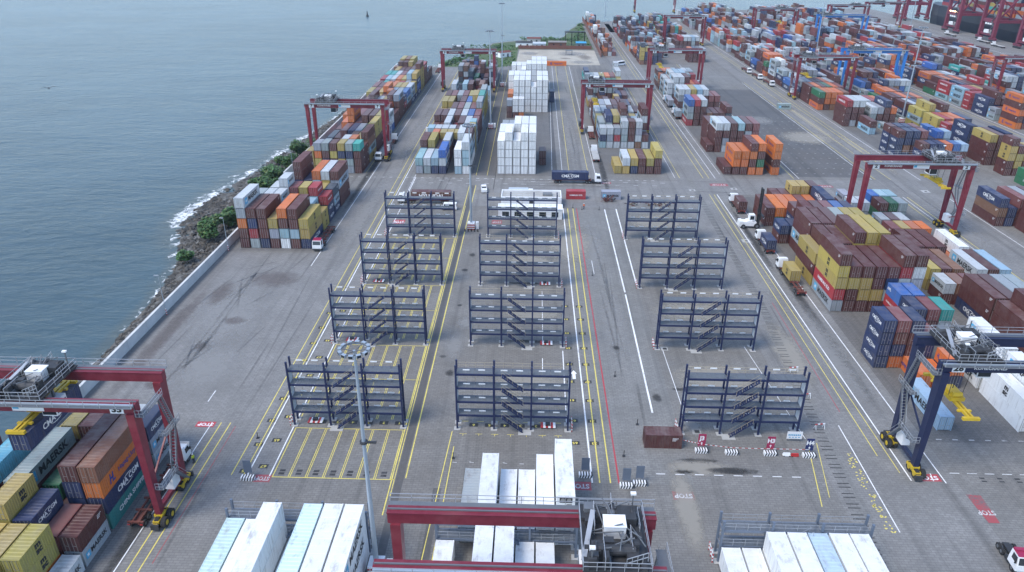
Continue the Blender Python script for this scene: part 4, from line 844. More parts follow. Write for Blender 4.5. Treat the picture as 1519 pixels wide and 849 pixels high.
# ---------------------------------------------------------------- gantry cranes
def railing(b, p, q, h=1.1, n=6, w=.05, m=0):
    p, q = Vector(p), Vector(q)
    for z in (h * .5, h): b.bar(p + Vector((0, 0, z)), q + Vector((0, 0, z)), w, w, m)
    for i in range(n + 1): c = p.lerp(q, i / n); b.bar(c, c + Vector((0, 0, h)), w, w, m)
def wheel_fn(b, r=.78, w=.62):
    b.cyl((-w / 2, 0, 0), (w / 2, 0, 0), r, n=16, m=0); b.cyl((-w / 2 - .02, 0, 0), (w / 2 + .02, 0, 0), r * .5, n=12, m=1)
def rtg(x, y, S_, paint, label, tx, sz, num, stair=1, brand=True, detail=True, half=3.75):
    o = empty('gantry_crane', label, 'gantry crane', (x, y, 0), group='rubber tyred gantry cranes'); P = paint.name; hx = S_ / 2
    for sx in (-1, 1):
        for sy in (-1, 1):
            part('leg', (P, 'lg', sx * sy), lambda b: b.bar((0, 0, 1.5), (0, -.12 * 0, 19.1), .85, 1.05, 0, 1.15, 1.75) if False else b.bar((0, 0, 1.5), (0, 0, 19.1), .8, 1.0, 0, 1.1, 1.7), [paint], o, (sx * hx, sy * half, 0))
            bg_ = part('bogie', 'bg', lambda b: b.box(-.45, .45, -1.5, 1.5, .95, 1.35).box(-.6, .6, -.6, .6, 1.35, 1.75).box(-.55, .55, -2.1, -1.75, .35, 1.15, 1).box(-.3, .3, -1.75, -1.5, .6, 1.1), [M_YEL, M_DARK], o, (sx * hx, sy * half, 0), 0 if sy < 0 else math.pi)
            for wy in (-.85, .85): part('wheel', 'w', wheel_fn, [M_TYRE, M_YEL], bg_, (.0, wy, .78))
            if detail:
                for wy in (-.85, .85): part('wheel', 'w', wheel_fn, [M_TYRE, M_YEL], bg_, (.95, wy, .78))
        part('sill_beam', (P, 'sb', half), lambda b: b.box(-.3, .3, -half + .5, half - .5, 1.9, 2.5), [paint], o, (sx * hx, 0, 0))
    for sy in (-1, 1):
        part('girder', (P, 'g', S_), lambda b: b.box(-hx - .85, hx + .85, -.52, .52, 19.1, 20.5).box(-hx - .9, hx + .9, -.62, .62, 20.5, 20.58), [paint], o, (0, sy * half, 0))
        part('trolley_rail', ('tr', S_), lambda b: b.box(-hx - .8, hx + .8, -.08, .08, 20.583, 20.74), [M_GREY], o, (0, sy * half, 0))
    def walk(b):
        b.box(-hx - .85, hx + .85, -1.45, -.64, 20.42, 20.5, 0); railing(b, (-hx - .85, -1.42, 20.5), (hx + .85, -1.42, 20.5), 1.05, 14 if detail else 7, .06, 1); b.box(-hx - .8, hx + .8, -.95, -.7, 20.52, 20.72, 2)
    part('walkway', ('wk', S_, detail), walk, [M_GREY, M_RAIL, M_POLE], o, (0, -half, 0))
    part('far_walkway', ('fw', S_, detail), lambda b: (b.box(-hx - .85, hx + .85, .64, 1.35, 20.42, 20.5, 0), railing(b, (-hx - .85, 1.32, 20.5), (hx + .85, 1.32, 20.5), 1.05, 12 if detail else 6, .06, 1)), [M_GREY, M_RAIL], o, (0, half, 0))
    for sx in (-1, 1):
        np_ = part('number_plate', 'np', lambda b: b.box(-.9, .9, -.03, .03, -.62, .6), [M_WHITE], o, (sx * (hx - 1.7), -half - .56, 19.75))
        put_text(num, T_K, 1.25, (0, -.036, 0), 'S', np_, 'lettering', 1.1, .05)
    part('name_board', 'nb', lambda b: b.box(-2.1, 2.1, -.03, .03, -.5, .55).box(-2.0, -1.2, -.036, -.031, -.2, .5, 1), [M_WHITE, T_ST], o, (0, -half - .56, 19.75)) if paint is not M_NAVY else None
    if brand: put_text('KONECRANES', T_W, .72, (-hx + 6.2, -half - .56, 19.85), 'S', o, 'lettering', 1.0, .03)
    # trolley
    tr = part('trolley', 'tb', lambda b: [b.box(-3.3, 3.3, -4.3, 4.3, 20.78, 21.0, 1)] + [b.box(-3.3 + 5.6 * k, -2.7 + 5.6 * k, -4.3, 4.3, 21.0, 21.35, 1) for k in (0, 1)] + [b.box(-2.4, -.4, -2.9, -1.4, 21.0, 22.1, 1), b.box(.5, 2.4, 1.2, 3.2, 21.0, 22.4, 1), b.box(-2.5, -1.2, 1.9, 3.6, 21.0, 22.0, 1), b.box(1.0, 2.2, -3.4, -1.6, 21.0, 21.9, 1),
            b.box(-.5, .4, 2.4, 3.6, 21.0, 21.8, 2), b.bar((-2.5, -3.9, 21.0), (-2.5, -3.9, 23.4), .14, .14, 2), b.bar((2.3, 3.9, 21), (2.3, 3.9, 23.2), .12, .12, 2)], [M_GREY, M_DARK, M_GREY], o, (tx, 0, 0))
    part('machine_house', 'mh', lambda b: b.box(-1.1, 1.1, -.85, .85, 21.0, 22.5).box(-1.15, 1.15, -.9, .9, 22.5, 22.58), [M_WHITE], tr, (.1, .75, 0))
    for yy, e in ((-2.3, -1), (2.6, 1)): part('hoist_drum', 'hd%d' % e, lambda b: b.cyl((-1.9, 0, 0), (1.9, 0, 0), .55, n=14).cyl((e * 1.901, 0, 0), (e * 2.1, 0, 0), .8, n=14), [M_DARK], tr, (0, yy, 21.75))
    part('trolley_railing', ('trl', detail), lambda b: [railing(b, p, q, 1.1, 5, .06) for p, q in (((-3.3, -4.3, 21), (3.3, -4.3, 21)), ((-3.3, 4.3, 21), (3.3, 4.3, 21)), ((-3.3, -4.3, 21), (-3.3, 4.3, 21)), ((3.3, -4.3, 21), (3.3, 4.3, 21)))] + ([railing(b, (-1.2, -4.2, 21), (-1.2, -1.2, 21), 1.5, 5, .06), railing(b, (.9, -3.8, 21), (2.9, -3.8, 21.9), 1.1, 4, .06), b.bar((-3.2, -3.2, 21.2), (-2.0, 2.2, 22.6), .5, .12)] if detail else []), [M_RAIL], tr)
    g7 = random.Random(11)
    part('machinery', ('mc', detail), lambda b: [(lambda x, y, z: b.box(x - g7.uniform(.15, .6), x + g7.uniform(.15, .6), y - g7.uniform(.15, .6), y + g7.uniform(.15, .6), 21.01 + g7.uniform(0, .02), z, g7.choice((0, 0, 0, 1))))(g7.uniform(-2.8, 2.8), g7.choice((-1, 1)) * g7.uniform(1.3, 3.7), g7.uniform(21.4, 22.5)) for _ in range(26 if detail else 8)] +
         [b.bar((g7.uniform(-2.8, 2.8), g7.uniform(-3.8, 3.8), 21.3), (g7.uniform(-2.8, 2.8), g7.uniform(-3.8, 3.8), 22.9), .1, .1, 1) for _ in range(14 if detail else 4)], [M_DARK, M_GREY], tr)
    if detail: part('ladder_rails', 'lr', lambda b: [railing(b, (xx, y0, 21.0), (xx, y0 + 2.6, 21.0 + dz), 1.2, 5, .05) for xx, y0, dz in ((-2.6, -3.8, 0), (-1.9, .4, .9), (1.6, -2.6, .6), (2.7, .6, 0), (0, 1.8, .8))], [M_RAIL], tr)
    fl = part('floodlight', 'fl', lambda b: b.box(-.28, .28, -.2, .2, 0, .2).bar((0, 0, 0), (0, 0, -1.0), .1), [M_WHITE], tr, (-2.5, -3.9, 23.5)); part('floodlight', 'fl', None, None, tr, (2.3, 3.9, 23.3))
    cb = part('cabin', 'cb', lambda b: b.box(-1.0, 1.0, -1.3, 1.3, 17.0, 19.0, 0).box(-.92, .92, -1.34, -1.31, 17.2, 18.6, 1).box(-1.03, -1.005, -1.1, 1.1, 17.3, 18.5, 1).box(1.005, 1.03, -1.1, 1.1, 17.3, 18.5, 1).box(-.15, .15, .2, .5, 19.0, 20.78, 2), [M_WHITE, M_GLASS, M_GREY], tr, (2.4 if tx < 0 else -2.4, -1.0, 0))
    if sz:
        part('hoist_ropes', ('hr', round(sz, 1)), lambda b: [b.bar((sx * 1.0, sy * 1.0, sz + 1.1), (sx * 1.3, sy * 1.3, 20.78), .06) for sx in (-1, 1) for sy in (-1, 1)] + [b.bar((.1, .2, sz + 1.0), (.3, .2, 20.78), .09)], [M_DARK], tr)
        part('spreader', 'sp', lambda b: b.box(-1.1, 1.1, -1.9, 1.9, .45, 1.05).box(-.45, -.15, -6.1, 6.1, .1, .5).box(.15, .45, -6.1, 6.1, .1, .5).box(-1.22, 1.22, -6.2, -5.7, .02, .45).box(-1.22, 1.22, 5.7, 6.2, .02, .45).box(-.8, .8, -1.2, 1.2, 1.05, 1.5).box(-1.0, 1.0, -4.2, -3.8, .12, .4).box(-1.0, 1.0, 3.8, 4.2, .12, .4).cyl((-.7, -1.4, 1.35), (.7, -1.4, 1.35), .4, n=12), [M_YEL], tr, (0, 0, sz))
    # stairs, platforms and electrical gear on one side
    s = stair; X0 = s * hx
    def tower(b):
        for z, y0, y1 in ((6.2, -half - .4, .5), (12.5, -.4, half), (18.6, -half - .6, 1.0)):
            b.box(min(0, s * 1.1), max(0, s * 1.1), y0, y1, z - .06, z, 0); railing(b, (s * 1.08, y0, z), (s * 1.08, y1, z), 1.05, 5, .05, 1); railing(b, (0, y0, z), (s * 1.08, y0, z), 1.05, 2, .05, 1)
        for (y0, z0), (y1, z1) in ((((half - 1.0), 2.5), (.0, 6.2)), ((.2, 6.2), (half - 1.2, 12.5)), ((half - 1.4, 12.5), (.6, 18.6))):
            for xx in (.25, 1.0): b.bar((s * xx, y0, z0), (s * xx, y1, z1), .08, .22, 0); b.bar((s * xx, y0, z0 + 1), (s * xx, y1, z1 + 1), .05, .05, 1)
            for q in range(14): u = (q + .5) / 14; b.bar((s * .25, y0 + (y1 - y0) * u, z0 + (z1 - z0) * u), (s * 1.0, y0 + (y1 - y0) * u, z0 + (z1 - z0) * u), .2, .03, 0)
        railing(b, (s * .1, -half - .6, 18.6), (s * .1, -half - .6, 20.4), 1.0, 1, .05, 1)
    part('stair_tower', ('st', s, half), tower, [M_GREY, M_RAIL], o, (X0 + s * .6, 0, 0))
    part('tie_brace', (P, 'tb', half), lambda b: (b.bar((0, -half + .4, 7.2), (0, half - .3, 11.5), .22), b.bar((0, -half + .5, 5.5), (0, half - .4, 2.6), .22)), [paint], o, (X0, 0, 0))
    part('electrical_house', 'eh', lambda b: b.box(-.65, .65, -1.0, 1.0, 2.52, 4.6), [M_WHITE], o, (X0 - s * .1, 1.1, 0))
    part('power_unit', 'pu', lambda b: b.box(-.9, .9, -2.4, 2.4, 2.52, 4.9).box(-.7, .7, -2.43, -2.405, 2.8, 4.4, 1), [M_GREY, M_DARK], o, (-X0 - s * .4, 0, 0))
    return o
rtg(-65.6, 81.4, 27.0, M_RED, 'red gantry crane over the bottom left stacks, lifting a navy container', -1.3, 16.79, '35', 1)
rtg(-.65, 55.6, 26.8, M_RED, 'red gantry crane cut by the bottom edge over white boxes', 9.4, 0, '34', 1, False)
rtg(-67.2, 263.2, 27.0, M_RED, 'red gantry crane standing over the far seaside stacks', -7.0, 0, '7', 1)
rtg(-34.4, 391, 26.8, M_RED, 'red gantry crane before the grassy tip of the yard', -5, 0, '6', 1, True, False)
rtg(33.6, 306, 27.2, M_RED, 'red gantry crane over the middle far stacks, trolley at its left end', -8.5, 12.4, '2', 1, True, False)
rtg(73.6, 399, 27.0, M_RED, 'red gantry crane behind the silver topped stacks, left of the wide lane', -8, 12, '5', 1, True, False)
rtg(144, 380, 27.0, M_RED, 'red gantry crane right of the wide lane with trailers at its left leg', -8.5, 11, '4', -1, True, False)
rtg(103.6, 197, 27.2, M_RED, 'red gantry crane at right with the yellow spreader hanging beside its right legs', 7.0, 14.2, '2', 1)
rtg(73.6, 95.6, 27.2, M_NAVY, 'navy gantry crane numbered 26 at the right edge', -9.0, 12.0, '26', -1)
rtg(108.3, 566, 28, M_RED, 'far red gantry crane left of the wide lane, seen against water', 8, 0, '8', 1, False, False)
rtg(191.5, 627, 33, M_RED, 'far red gantry crane with crowded stacks all round it', 4, 10, '9', 1, False, False)
rtg(227, 581, 34, M_CBLUE, 'farther of the two bright blue gantry cranes', -12, 0, '11', 1, False, False)
rtg(178, 405, 30, M_CBLUE, 'nearer of the two bright blue gantry cranes', -9, 10, '12', 1, False, False)
rtg(262, 662, 31, M_RED, 'far red gantry crane just left of the quay', 6, 0, '10', 1, False, False)
rtg(304, 690, 30, M_RED, 'red gantry crane at the upper right beside the quay cranes', -4, 0, '14', 1, False, False)
rtg(243.6, 381, 27, M_RED, 'red gantry crane whose left leg shows at the right edge', 6, 0, '15', -1, False, False)
rtg(121, 800, 40, M_RED, 'tallest far red crane standing at the water at top', 0, 0, '16', 1, False, False).scale = (1, 1, 1.55)
# quay cranes
def quay_crane(y, label, lamps=True):
    o = empty('quay_crane', label, 'quay crane', (362, y, 0), group='ship to shore cranes on the quay'); hy, x0, x1 = 9.5, -12.0, 9.0
    for xx in (x0, x1):
        for sy in (-1, 1):
            part('leg', ('q', xx, sy), lambda b: b.bar((0, 0, 3.2), (0, 0, 46), 2.6, 2.3, 0, 2.2, 2.1), [M_PURP], o, (xx, sy * hy, 0))
            part('bogie', 'q', lambda b: [b.box(-.8, .8, -4.2, 4.2, 1.7, 3.2)] + [b.cyl((-.5, k, .7), (.5, k, .7), .65, n=10, m=1) for k in (-3.6, -2.2, -.8, .8, 2.2, 3.6)], [M_PURP, M_DARK], o, (xx, sy * hy, 0))
        part('portal_beam', ('q', xx), lambda b: b.box(-.8, .8, -hy + .9, hy - .9, 13.6, 15.9), [M_PURP], o, (xx, 0, 0)); part('sill_beam', ('q', xx), lambda b: b.box(-.7, .7, -hy + .9, hy - .9, 4.2, 5.8), [M_PURP], o, (xx, 0, 0))
        part('name_board', 'q', lambda b: [b.box(-.05, .05, -4.6 + k * 3.2, -2.0 + k * 3.2, 12.0, 13.2) for k in range(3)], [M_WHITE], o, (xx - .9, 0, 0))
    for sy in (-1, 1):
        part('cross_beam', ('q', sy), lambda b: b.box(x0 + .9, x1 - .9, -.7, .7, 13.7, 15.8), [M_PURP], o, (0, sy * hy, 0))
        part('diagonal_brace', ('q', sy), lambda b: (b.bar((x0 + .8, 0, 16.2), (x1 - .8, 0, 44), 1.0), b.bar((x1 - .8, 0, 16.2), (x0 + .8, 0, 30), .8)), [M_PURP], o, (0, sy * hy, 0))
        part('boom_girder', ('q', sy), lambda b: b.box(-30, 52, -.7, .7, 46.1, 48.6), [M_PURP], o, (0, sy * 3.6, 0))
    part('machine_house', 'q', lambda b: b.box(-26, -14, -4.5, 4.5, 48.7, 53), [M_WHITE], o)
    part('stair_tower', 'q', lambda b: [b.bar((x0 - 1.2, -hy + 2 + (k % 2) * 3, 5 + 3.2 * k), (x0 - 1.2, -hy + 5 - (k % 2) * 3, 8.2 + 3.2 * k), .9, .2) for k in range(12)], [M_GREY], o)
    if lamps: part('working_lamp', 'q', lambda b: [b.box(-.9, -.3, -5.5 + k * 3.6, -4.5 + k * 3.6, 16.0, 16.6) for k in range(4)], [LAMP], o, (x0, 0, 0))
    part('electrical_house', 'q', lambda b: b.box(-1.2, 1.2, -3, 3, 5.85, 8.2), [M_WHITE], o, (x0, 0, 0))
LAMP = emis('lit_floodlight', (1.0, .72, .42), 6)
quay_crane(661, 'red quay crane with lit floodlights at the upper right'); quay_crane(607, 'red quay crane between the lit one and the right edge', False); quay_crane(556, 'quay crane partly cut off by the right edge of the picture', False); quay_crane(757, 'farthest red quay crane in the upper right corner', False)
# ship alongside
sh = empty('container_ship', 'dark hulled container ship moored along the quay', 'ship', (386, 575, -2.2))
hb = MB(); st = [(-190, .25), (-178, .7), (-160, 1), (150, 1), (172, .72), (190, .1)]; ring = []
for yy, k in st:
    i = len(hb.v); ring.append(i)
    for xx, zz in ((-17 * k, 17.5), (-17.5 * k, 9), (-15 * k, -4), (15 * k, -4), (17.5 * k, 9), (17 * k, 17.5)): hb.v.append((xx, yy, zz))
for a, b_ in zip(ring, ring[1:]):
    for k in range(6): k2 = (k + 1) % 6; hb.f.append((a + k, a + k2, b_ + k2, b_ + k)); hb.m.append(0)
for r_ in (ring[0], ring[-1]): hb.f.append(tuple(r_ + k for k in range(6))); hb.m.append(0)
link('hull', hb.mesh('hull', [M_HULL]), sh)
part('superstructure', 's', lambda b: b.box(-15, 15, -60, -48, 17.6, 46).box(-17, 17, -58, -50, 40, 43), [M_WHITE], sh)
part('hatch_cover', 's', lambda b: [b.box(-15.5, 15.5, -175 + 14.2 * k, -163 + 14.2 * k, 17.55, 18.4) for k in range(23) if not (-62 < -175 + 14.2 * k < -46)], [M_GREY], sh)
g5 = random.Random(4); cvv, cff, ccc = [], [], []
for k in range(23):
    y0 = -175 + 14.2 * k
    if -64 < y0 < -44: continue
    hb_ = g5.randint(3, 6)
    for c in range(12):
        for t in range(max(2, hb_ - g5.choice((0, 0, 1)))):
            cc = tint(g5.choice('mmmmooosssWBbrrty'), g5); b = MB(); b.box(-15.4 + c * 2.6, -12.95 + c * 2.6, y0 + .1, y0 + 12.2, 18.45 + t * 2.65, 18.45 + t * 2.65 + 2.6); n0 = len(cvv); cvv += b.v; cff += [tuple(n0 + q for q in f) for f in b.f]; ccc += [cc] * 6
me = bpy.data.meshes.new('deck_containers'); me.from_pydata(cvv, [], cff); me.materials.append(M_PAINT_A); at = me.color_attributes.new('Col', 'FLOAT_COLOR', 'CORNER')
fl_ = []
for c in ccc: fl_ += [*c, 1.0] * 4
at.data.foreach_set('color', fl_); link('deck_containers', me, None, (386, 575, -2.2))['kind'] = 'stuff'
# ---------------------------------------------------------------- light masts
def mast(x, y, H, label, head=True, base=True):
    o = empty('light_mast', label, 'light mast', (x, y, 0), group='tall floodlight masts')
    part('pole', ('m', H), lambda b: b.cyl((0, 0, .9), (0, 0, H - .2), .36, .15, 12), [M_POLE], o)
    if base:
        part('striped_base', 'm', lambda b: [b.box(-1.0, 1.0, -1.0, 1.0, .02 + .32 * k, .34 + .32 * k, k % 2) for k in range(6)] , [M_STR, M_WHITE], o); part('control_box', 'm', lambda b: b.box(1.3, 2.1, -.4, .4, .02, 2.1), [M_WHITE], o)
        for k in range(5): part('bollard', 'mb', lambda b: b.cyl((0, 0, .02), (0, 0, .8), .16, n=8), [M_BLACK], o, (-1.6 + .9 * k, -2.2, 0))
    if head:
        part('lamp_ring', 'm', lambda b: [b.bar((1.45 * math.cos(i * .5236), 1.45 * math.sin(i * .5236), 0), (1.45 * math.cos((i + 1) * .5236), 1.45 * math.sin((i + 1) * .5236), 0), .12) for i in range(12)] + [b.bar((0, 0, -.3), (1.4 * math.cos(i * 1.047), 1.4 * math.sin(i * 1.047), 0), .08) for i in range(6)], [M_GREY], o, (0, 0, H))
        for i in range(12): part('floodlight', 'm', lambda b: b.box(-.26, .26, -.12, .26, -.26, .10, 0).box(-.22, .22, .265, .28, -.22, .07, 1), [M_POLE, M_GLASS], o, (1.55 * math.cos(i * .5236), 1.55 * math.sin(i * .5236), H), i * .5236 - math.pi / 2)
    part('bracket', ('m', H), lambda b: b.cyl((0, 0, H * .62), (0, 0, H * .62 + .25), .5, n=10).box(.4, 1.5, -.15, .15, H * .62, H * .62 + .2), [M_DARK], o)
mast(-19.6, 69.6, 34.2, 'tall light mast in front of the nearest left rack'); mast(-17.2, 193, 29.5, 'light mast with striped base between the farthest left and middle racks'); mast(-18.4, 310, 39.5, 'light mast between the far white reefers and the silver stacks')
mast(-17.5, 403, 42, 'light mast rising beside the red gantry before the grass'); mast(163.0, 329, 40, 'light mast among the yellow stacks at upper right'); mast(196.5, 538, 38, 'light mast beside the farther blue gantry'); mast(330, 690, 40, 'light mast in front of the lit quay crane'); mast(66, 742, 40, 'thin bare mast at the far left corner of the yard', False, False); mast(150, 790, 30, 'thin light mast on the far water edge right of the tallest red crane', False, False)
def wall_lamp(x, y, H, label):
    o = empty('lamp_post', label, 'lamp post', (x, y, 0), group='thin lamp posts along the sea wall')
    part('post', ('wl', H), lambda b: b.cyl((0, 0, 1.6), (0, 0, H), .085, .05, 8), [M_POLE], o); part('striped_foot', 'wl', lambda b: [b.cyl((0, 0, .02 + .27 * k), (0, 0, .28 + .27 * k), .13, n=8, m=k % 2) for k in range(6)], [M_STR, M_WHITE], o)
    part('lamp_head', 'wl', lambda b: b.box(-.9, .1, -.12, .12, -.05, .12), [M_RAIL], o, (0, 0, H))
wall_lamp(-79.7, 139, 9.5, 'thin lamp post halfway along the bare sea wall'); wall_lamp(-79.6, 174.5, 9.2, 'thin lamp post beside the corner container stack'); wall_lamp(-81, 237, 9, 'thin lamp post by the green shrubs behind the corner stack')
# ---------------------------------------------------------------- vehicles
def small_wheel(b, r=.5, w=.32): b.cyl((-w / 2, 0, 0), (w / 2, 0, 0), r, n=14, m=0); b.cyl((-w / 2 - .01, 0, 0), (w / 2 + .01, 0, 0), r * .5, n=10, m=1)
def truck(x, y, rz, label, trailer='skel', TL=12.0, roof=None, hood=False):
    """origin at the fifth wheel, nose towards +Y"""
    o = empty('tractor_truck', label, 'truck', (x, y, 0), rz, group='yard tractors and their trailers')
    part('chassis', 't', lambda b: b.box(-.45, .45, -1.4, 3.9, .55, .85).box(-.5, .5, -1.0, .6, .85, 1.05).box(-1.15, 1.15, 3.55, 3.95, .4, .8).box(-1.1, -.55, .9, 1.9, .45, .95).box(.55, 1.1, .9, 1.9, .45, .95), [M_DARK], o)
    rk = roof.name if roof else 'w'
    part('cab', ('t', rk), lambda b: (b.box(-1.18, 1.18, 1.75, 3.85, .85, 1.75, 0), [b.f.append(f) or b.m.append(m) for f, m in (lambda i: [((i, i + 1, i + 5, i + 4), 0), ((i + 1, i + 2, i + 6, i + 5), 0), ((i + 2, i + 3, i + 7, i + 6), 0), ((i + 3, i, i + 4, i + 7), 0), ((i + 4, i + 5, i + 6, i + 7), 1)])((b.v.extend([(-1.17, 1.76, 1.751), (1.17, 1.76, 1.751), (1.17, 3.84, 1.751), (-1.17, 3.84, 1.751), (-1.08, 1.8, 2.95), (1.08, 1.8, 2.95), (1.08, 3.45, 2.95), (-1.08, 3.45, 2.95)]) or len(b.v) - 8))], b.box(-1.0, 1.0, 1.85, 2.4, 2.953, 3.2, 1)), [M_WHITE, roof or M_WHITE], o)
    part('windscreen', 't', lambda b: b.quad((-1.02, 3.835, 1.85), (1.02, 3.835, 1.85), (.98, 3.53, 2.8), (-.98, 3.53, 2.8)) or b.quad((1.175, 2.3, 1.85), (1.175, 3.6, 1.85), (1.11, 3.35, 2.75), (1.11, 2.3, 2.75)) or b.quad((-1.175, 2.3, 1.85), (-1.11, 2.3, 2.75), (-1.11, 3.35, 2.75), (-1.175, 3.6, 1.85)), [M_GLASS], o)
    for sx in (-1, 1): part('headlight', 't', lambda b: b.box(-.2, .2, 0, .03, -.1, .1), [M_PANEL], o, (sx * .8, 3.955, .95)); part('mirror', 't', lambda b: b.box(-.1, .1, -.06, .06, 0, .5), [M_BLACK], o, (sx * 1.32, 3.5, 1.9))
    for sx in (-1, 1):
        for yy in (2.9, 0, -.95): part('wheel', 't', small_wheel, [M_TYRE, M_GREY], o, (sx * .95, yy, .5))
    if hood: part('open_hood', 't', lambda b: b.bar((0, 3.9, 1.2), (0, 4.6, 2.5), 1.6, .12), [M_WHITE], o)
    if trailer:
        t = part('trailer', (trailer, TL), (lambda b: [b.box(sx * .48 - .09, sx * .48 + .09, .6 - TL, .6, .95, 1.3) for sx in (-1, 1)] + [b.box(-1.15, 1.15, .3 - k * (TL - .4) / 5, .55 - k * (TL - .4) / 5, 1.05, 1.32) for k in range(6)] + [b.box(-.4, .4, 1.2 - TL, 3.2 - TL, .6, .9)]) if trailer == 'skel' else
                 (lambda b: b.box(-1.22, 1.22, .7 - TL, .7, 1.1, 1.33, 1).box(-.5, .5, .7 - TL, .6, .8, 1.09).box(-1.2, 1.2, .62 - TL, .69 - TL, .85, 1.08)), [M_TRUCKRED if trailer == 'skel' else M_DARK, M_CONC], o)
        for sx in (-1, 1):
            for yy in (2.6 - TL, 1.4 - TL): part('wheel', 't2', small_wheel, [M_TYRE, M_GREY], t, (sx * .9, yy, .5))
        part('tail_lamp', 't', lambda b: b.box(-1.1, -.7, -.03, 0, 0, .2).box(.7, 1.1, -.03, 0, 0, .2), [M_STR], t, (0, .55 - TL, .85))
    return o
PI = math.pi
truck(-56.3, 178.8, PI, 'white truck with maroon roof and empty trailer beside the corner stack', 'skel', 12, M_SIGNR)
truck(-56.4, 261.6, PI, 'white truck with pale flat trailer under the seaside red gantry', 'flat', 12.4); truck(-55.5, 284, 0, 'white truck with rust red empty trailer behind the seaside gantry', 'skel', 12)
truck(-57.3, 452, 0, 'truck with empty trailer far up the seaside lane', 'skel', 12); truck(23.0, 270.5, 0, 'white truck with white flat trailer left of the mustard boxes', 'flat', 11); truck(18.9, 236.2, -PI / 2, 'white truck carrying the navy trailer box across the yard', 'skel', 12.6)
truck(-37.7, 214.2, PI / 2, 'white truck carrying the maroon open container behind the left rack', 'skel', 12.6); truck(-55.0, 88.0, 0, 'white truck with raised hood beside the bottom left red gantry', 'skel', 12.6, None, True)
truck(62.6, 166.2, 0, 'white truck with mustard container nearest the tall right stacks', 'skel', 13.6); truck(62.4, 185.0, 0, 'white truck with navy container in the right lane', 'skel', 8.0); truck(62.4, 215.6, 0, 'white truck with maroon container behind the forklift', 'skel', 8.5)
truck(65.0, 366, 0, 'truck with grey container left of the far silver stacks', 'skel', 12.4); truck(64.6, 337, 0, 'truck with short grey container on the far lane', 'skel', 8.2); truck(23.6, 300, 0, 'truck parked at the left leg of the middle far gantry', 'skel', 8)
truck(65.6, 75.6, PI * .97, 'white truck with maroon roof cut by the bottom right corner', None, 0, M_SIGNR); truck(-43.2, 295, 0, 'white truck waiting beside the silver stacks on the far lane', 'skel', 12)
for k, (x, y) in enumerate(((127, 452), (128, 432), (129, 412))): truck(x, y, PI, '%s empty trailer truck in the queue along the wide right lane' % ('farthest', 'middle', 'nearest')[k], 'skel', 12)
for k, (x, y) in enumerate(((338, 640), (343, 600), (340, 575))): truck(x, y, 0, '%s truck on the quay road by the ship' % ('farthest', 'middle', 'nearest')[k], 'flat', 12)
lone_g = link('shipping_container', cmesh(12.192, 2.76, False, True), None, (341, 579, 1.36), 0, label='green container on the quay truck under the purple crane', category='container', group='shipping containers in the yard') if False else None
def car(x, y, rz, kind, mat, label):
    o = empty(kind, label, 'car' if kind != 'minibus' else 'minibus', (x, y, 0), rz); L, W2, hh = {'pickup_truck': (5.2, .92, 1.75), 'minibus': (7.0, 1.1, 2.7), 'parked_van': (4.8, .95, 2.1)}[kind]; y0 = L / 2
    def body(b):
        b.box(-W2, W2, -y0, y0, .35, .95)
        if kind == 'pickup_truck': prof = [(-.3, .95), (-.1, hh), (1.2, hh), (1.75, .95)]; b.box(-W2, -W2 + .12, -y0, -.35, .951, 1.2); b.box(W2 - .12, W2, -y0, -.35, .951, 1.2); b.box(-W2 + .12, W2 - .12, -y0, -y0 + .1, .951, 1.2)
        else: prof = [(-y0 + .05, .95), (-y0 + .1, hh), (y0 - .9, hh), (y0 - .1, .95)]
        i = len(b.v)
        for s in (-1, 1): b.v += [(s * (W2 - (.02 if z < 1 else .14)), yy, z + .001) for yy, z in prof]
        for q in ((0, 1, 5, 4), (1, 2, 6, 5), (2, 3, 7, 6), (3, 2, 1, 0), (4, 5, 6, 7)): b.f.append(tuple(i + k for k in q)); b.m.append(0)
    part('body', (kind, mat.name), body, [mat], o)
    def win(b):
        ya, yb = (-.05, 1.2) if kind == 'pickup_truck' else (-y0 + .5, y0 - 1.0)
        for s in (-1, 1): b.box(s * (W2 - .085) - .03, s * (W2 - .085) + .03, ya, yb, 1.12, hh - .2)
        yf = 1.72 if kind == 'pickup_truck' else y0 - .15; b.quad((-W2 + .15, yf, 1.05), (W2 - .15, yf, 1.05), (W2 - .22, yf - .42 if kind == 'pickup_truck' else y0 - .78, hh - .12), (-W2 + .22, yf - .42 if kind == 'pickup_truck' else y0 - .78, hh - .12))
        yr = -.3 if kind == 'pickup_truck' else -y0 + .02; b.box(-W2 + .2, W2 - .2, yr - .05, yr + .05, 1.1, hh - .25)
    part('window', (kind,), win, [M_GLASS], o)
    for s in (-1, 1):
        for yy in (-y0 + .95, y0 - .95): part('wheel', 'c', lambda b: small_wheel(b, .36, .24), [M_TYRE, M_GREY], o, (s * (W2 - .1), yy, .36))
        part('headlight', 'c', lambda b: b.box(-.15, .15, 0, .02, -.07, .07), [M_PANEL], o, (s * (W2 - .25), y0 + .002, .75))
car(-15.8, 226.5, .1, 'pickup_truck', M_WHITE, 'white pickup driving away beside the striped mast base'); car(-1.2, 223.5, -PI / 2, 'pickup_truck', M_WHITE, 'white pickup parked crossways behind the flat roofed office'); car(53.6, 474, -.9, 'minibus', M_WHITE, 'white minibus on the open ground behind the middle far stacks'); car(-25.2, 208.6, PI / 2, 'parked_van', M_WHITE, 'white van behind the right end of the farthest left rack')
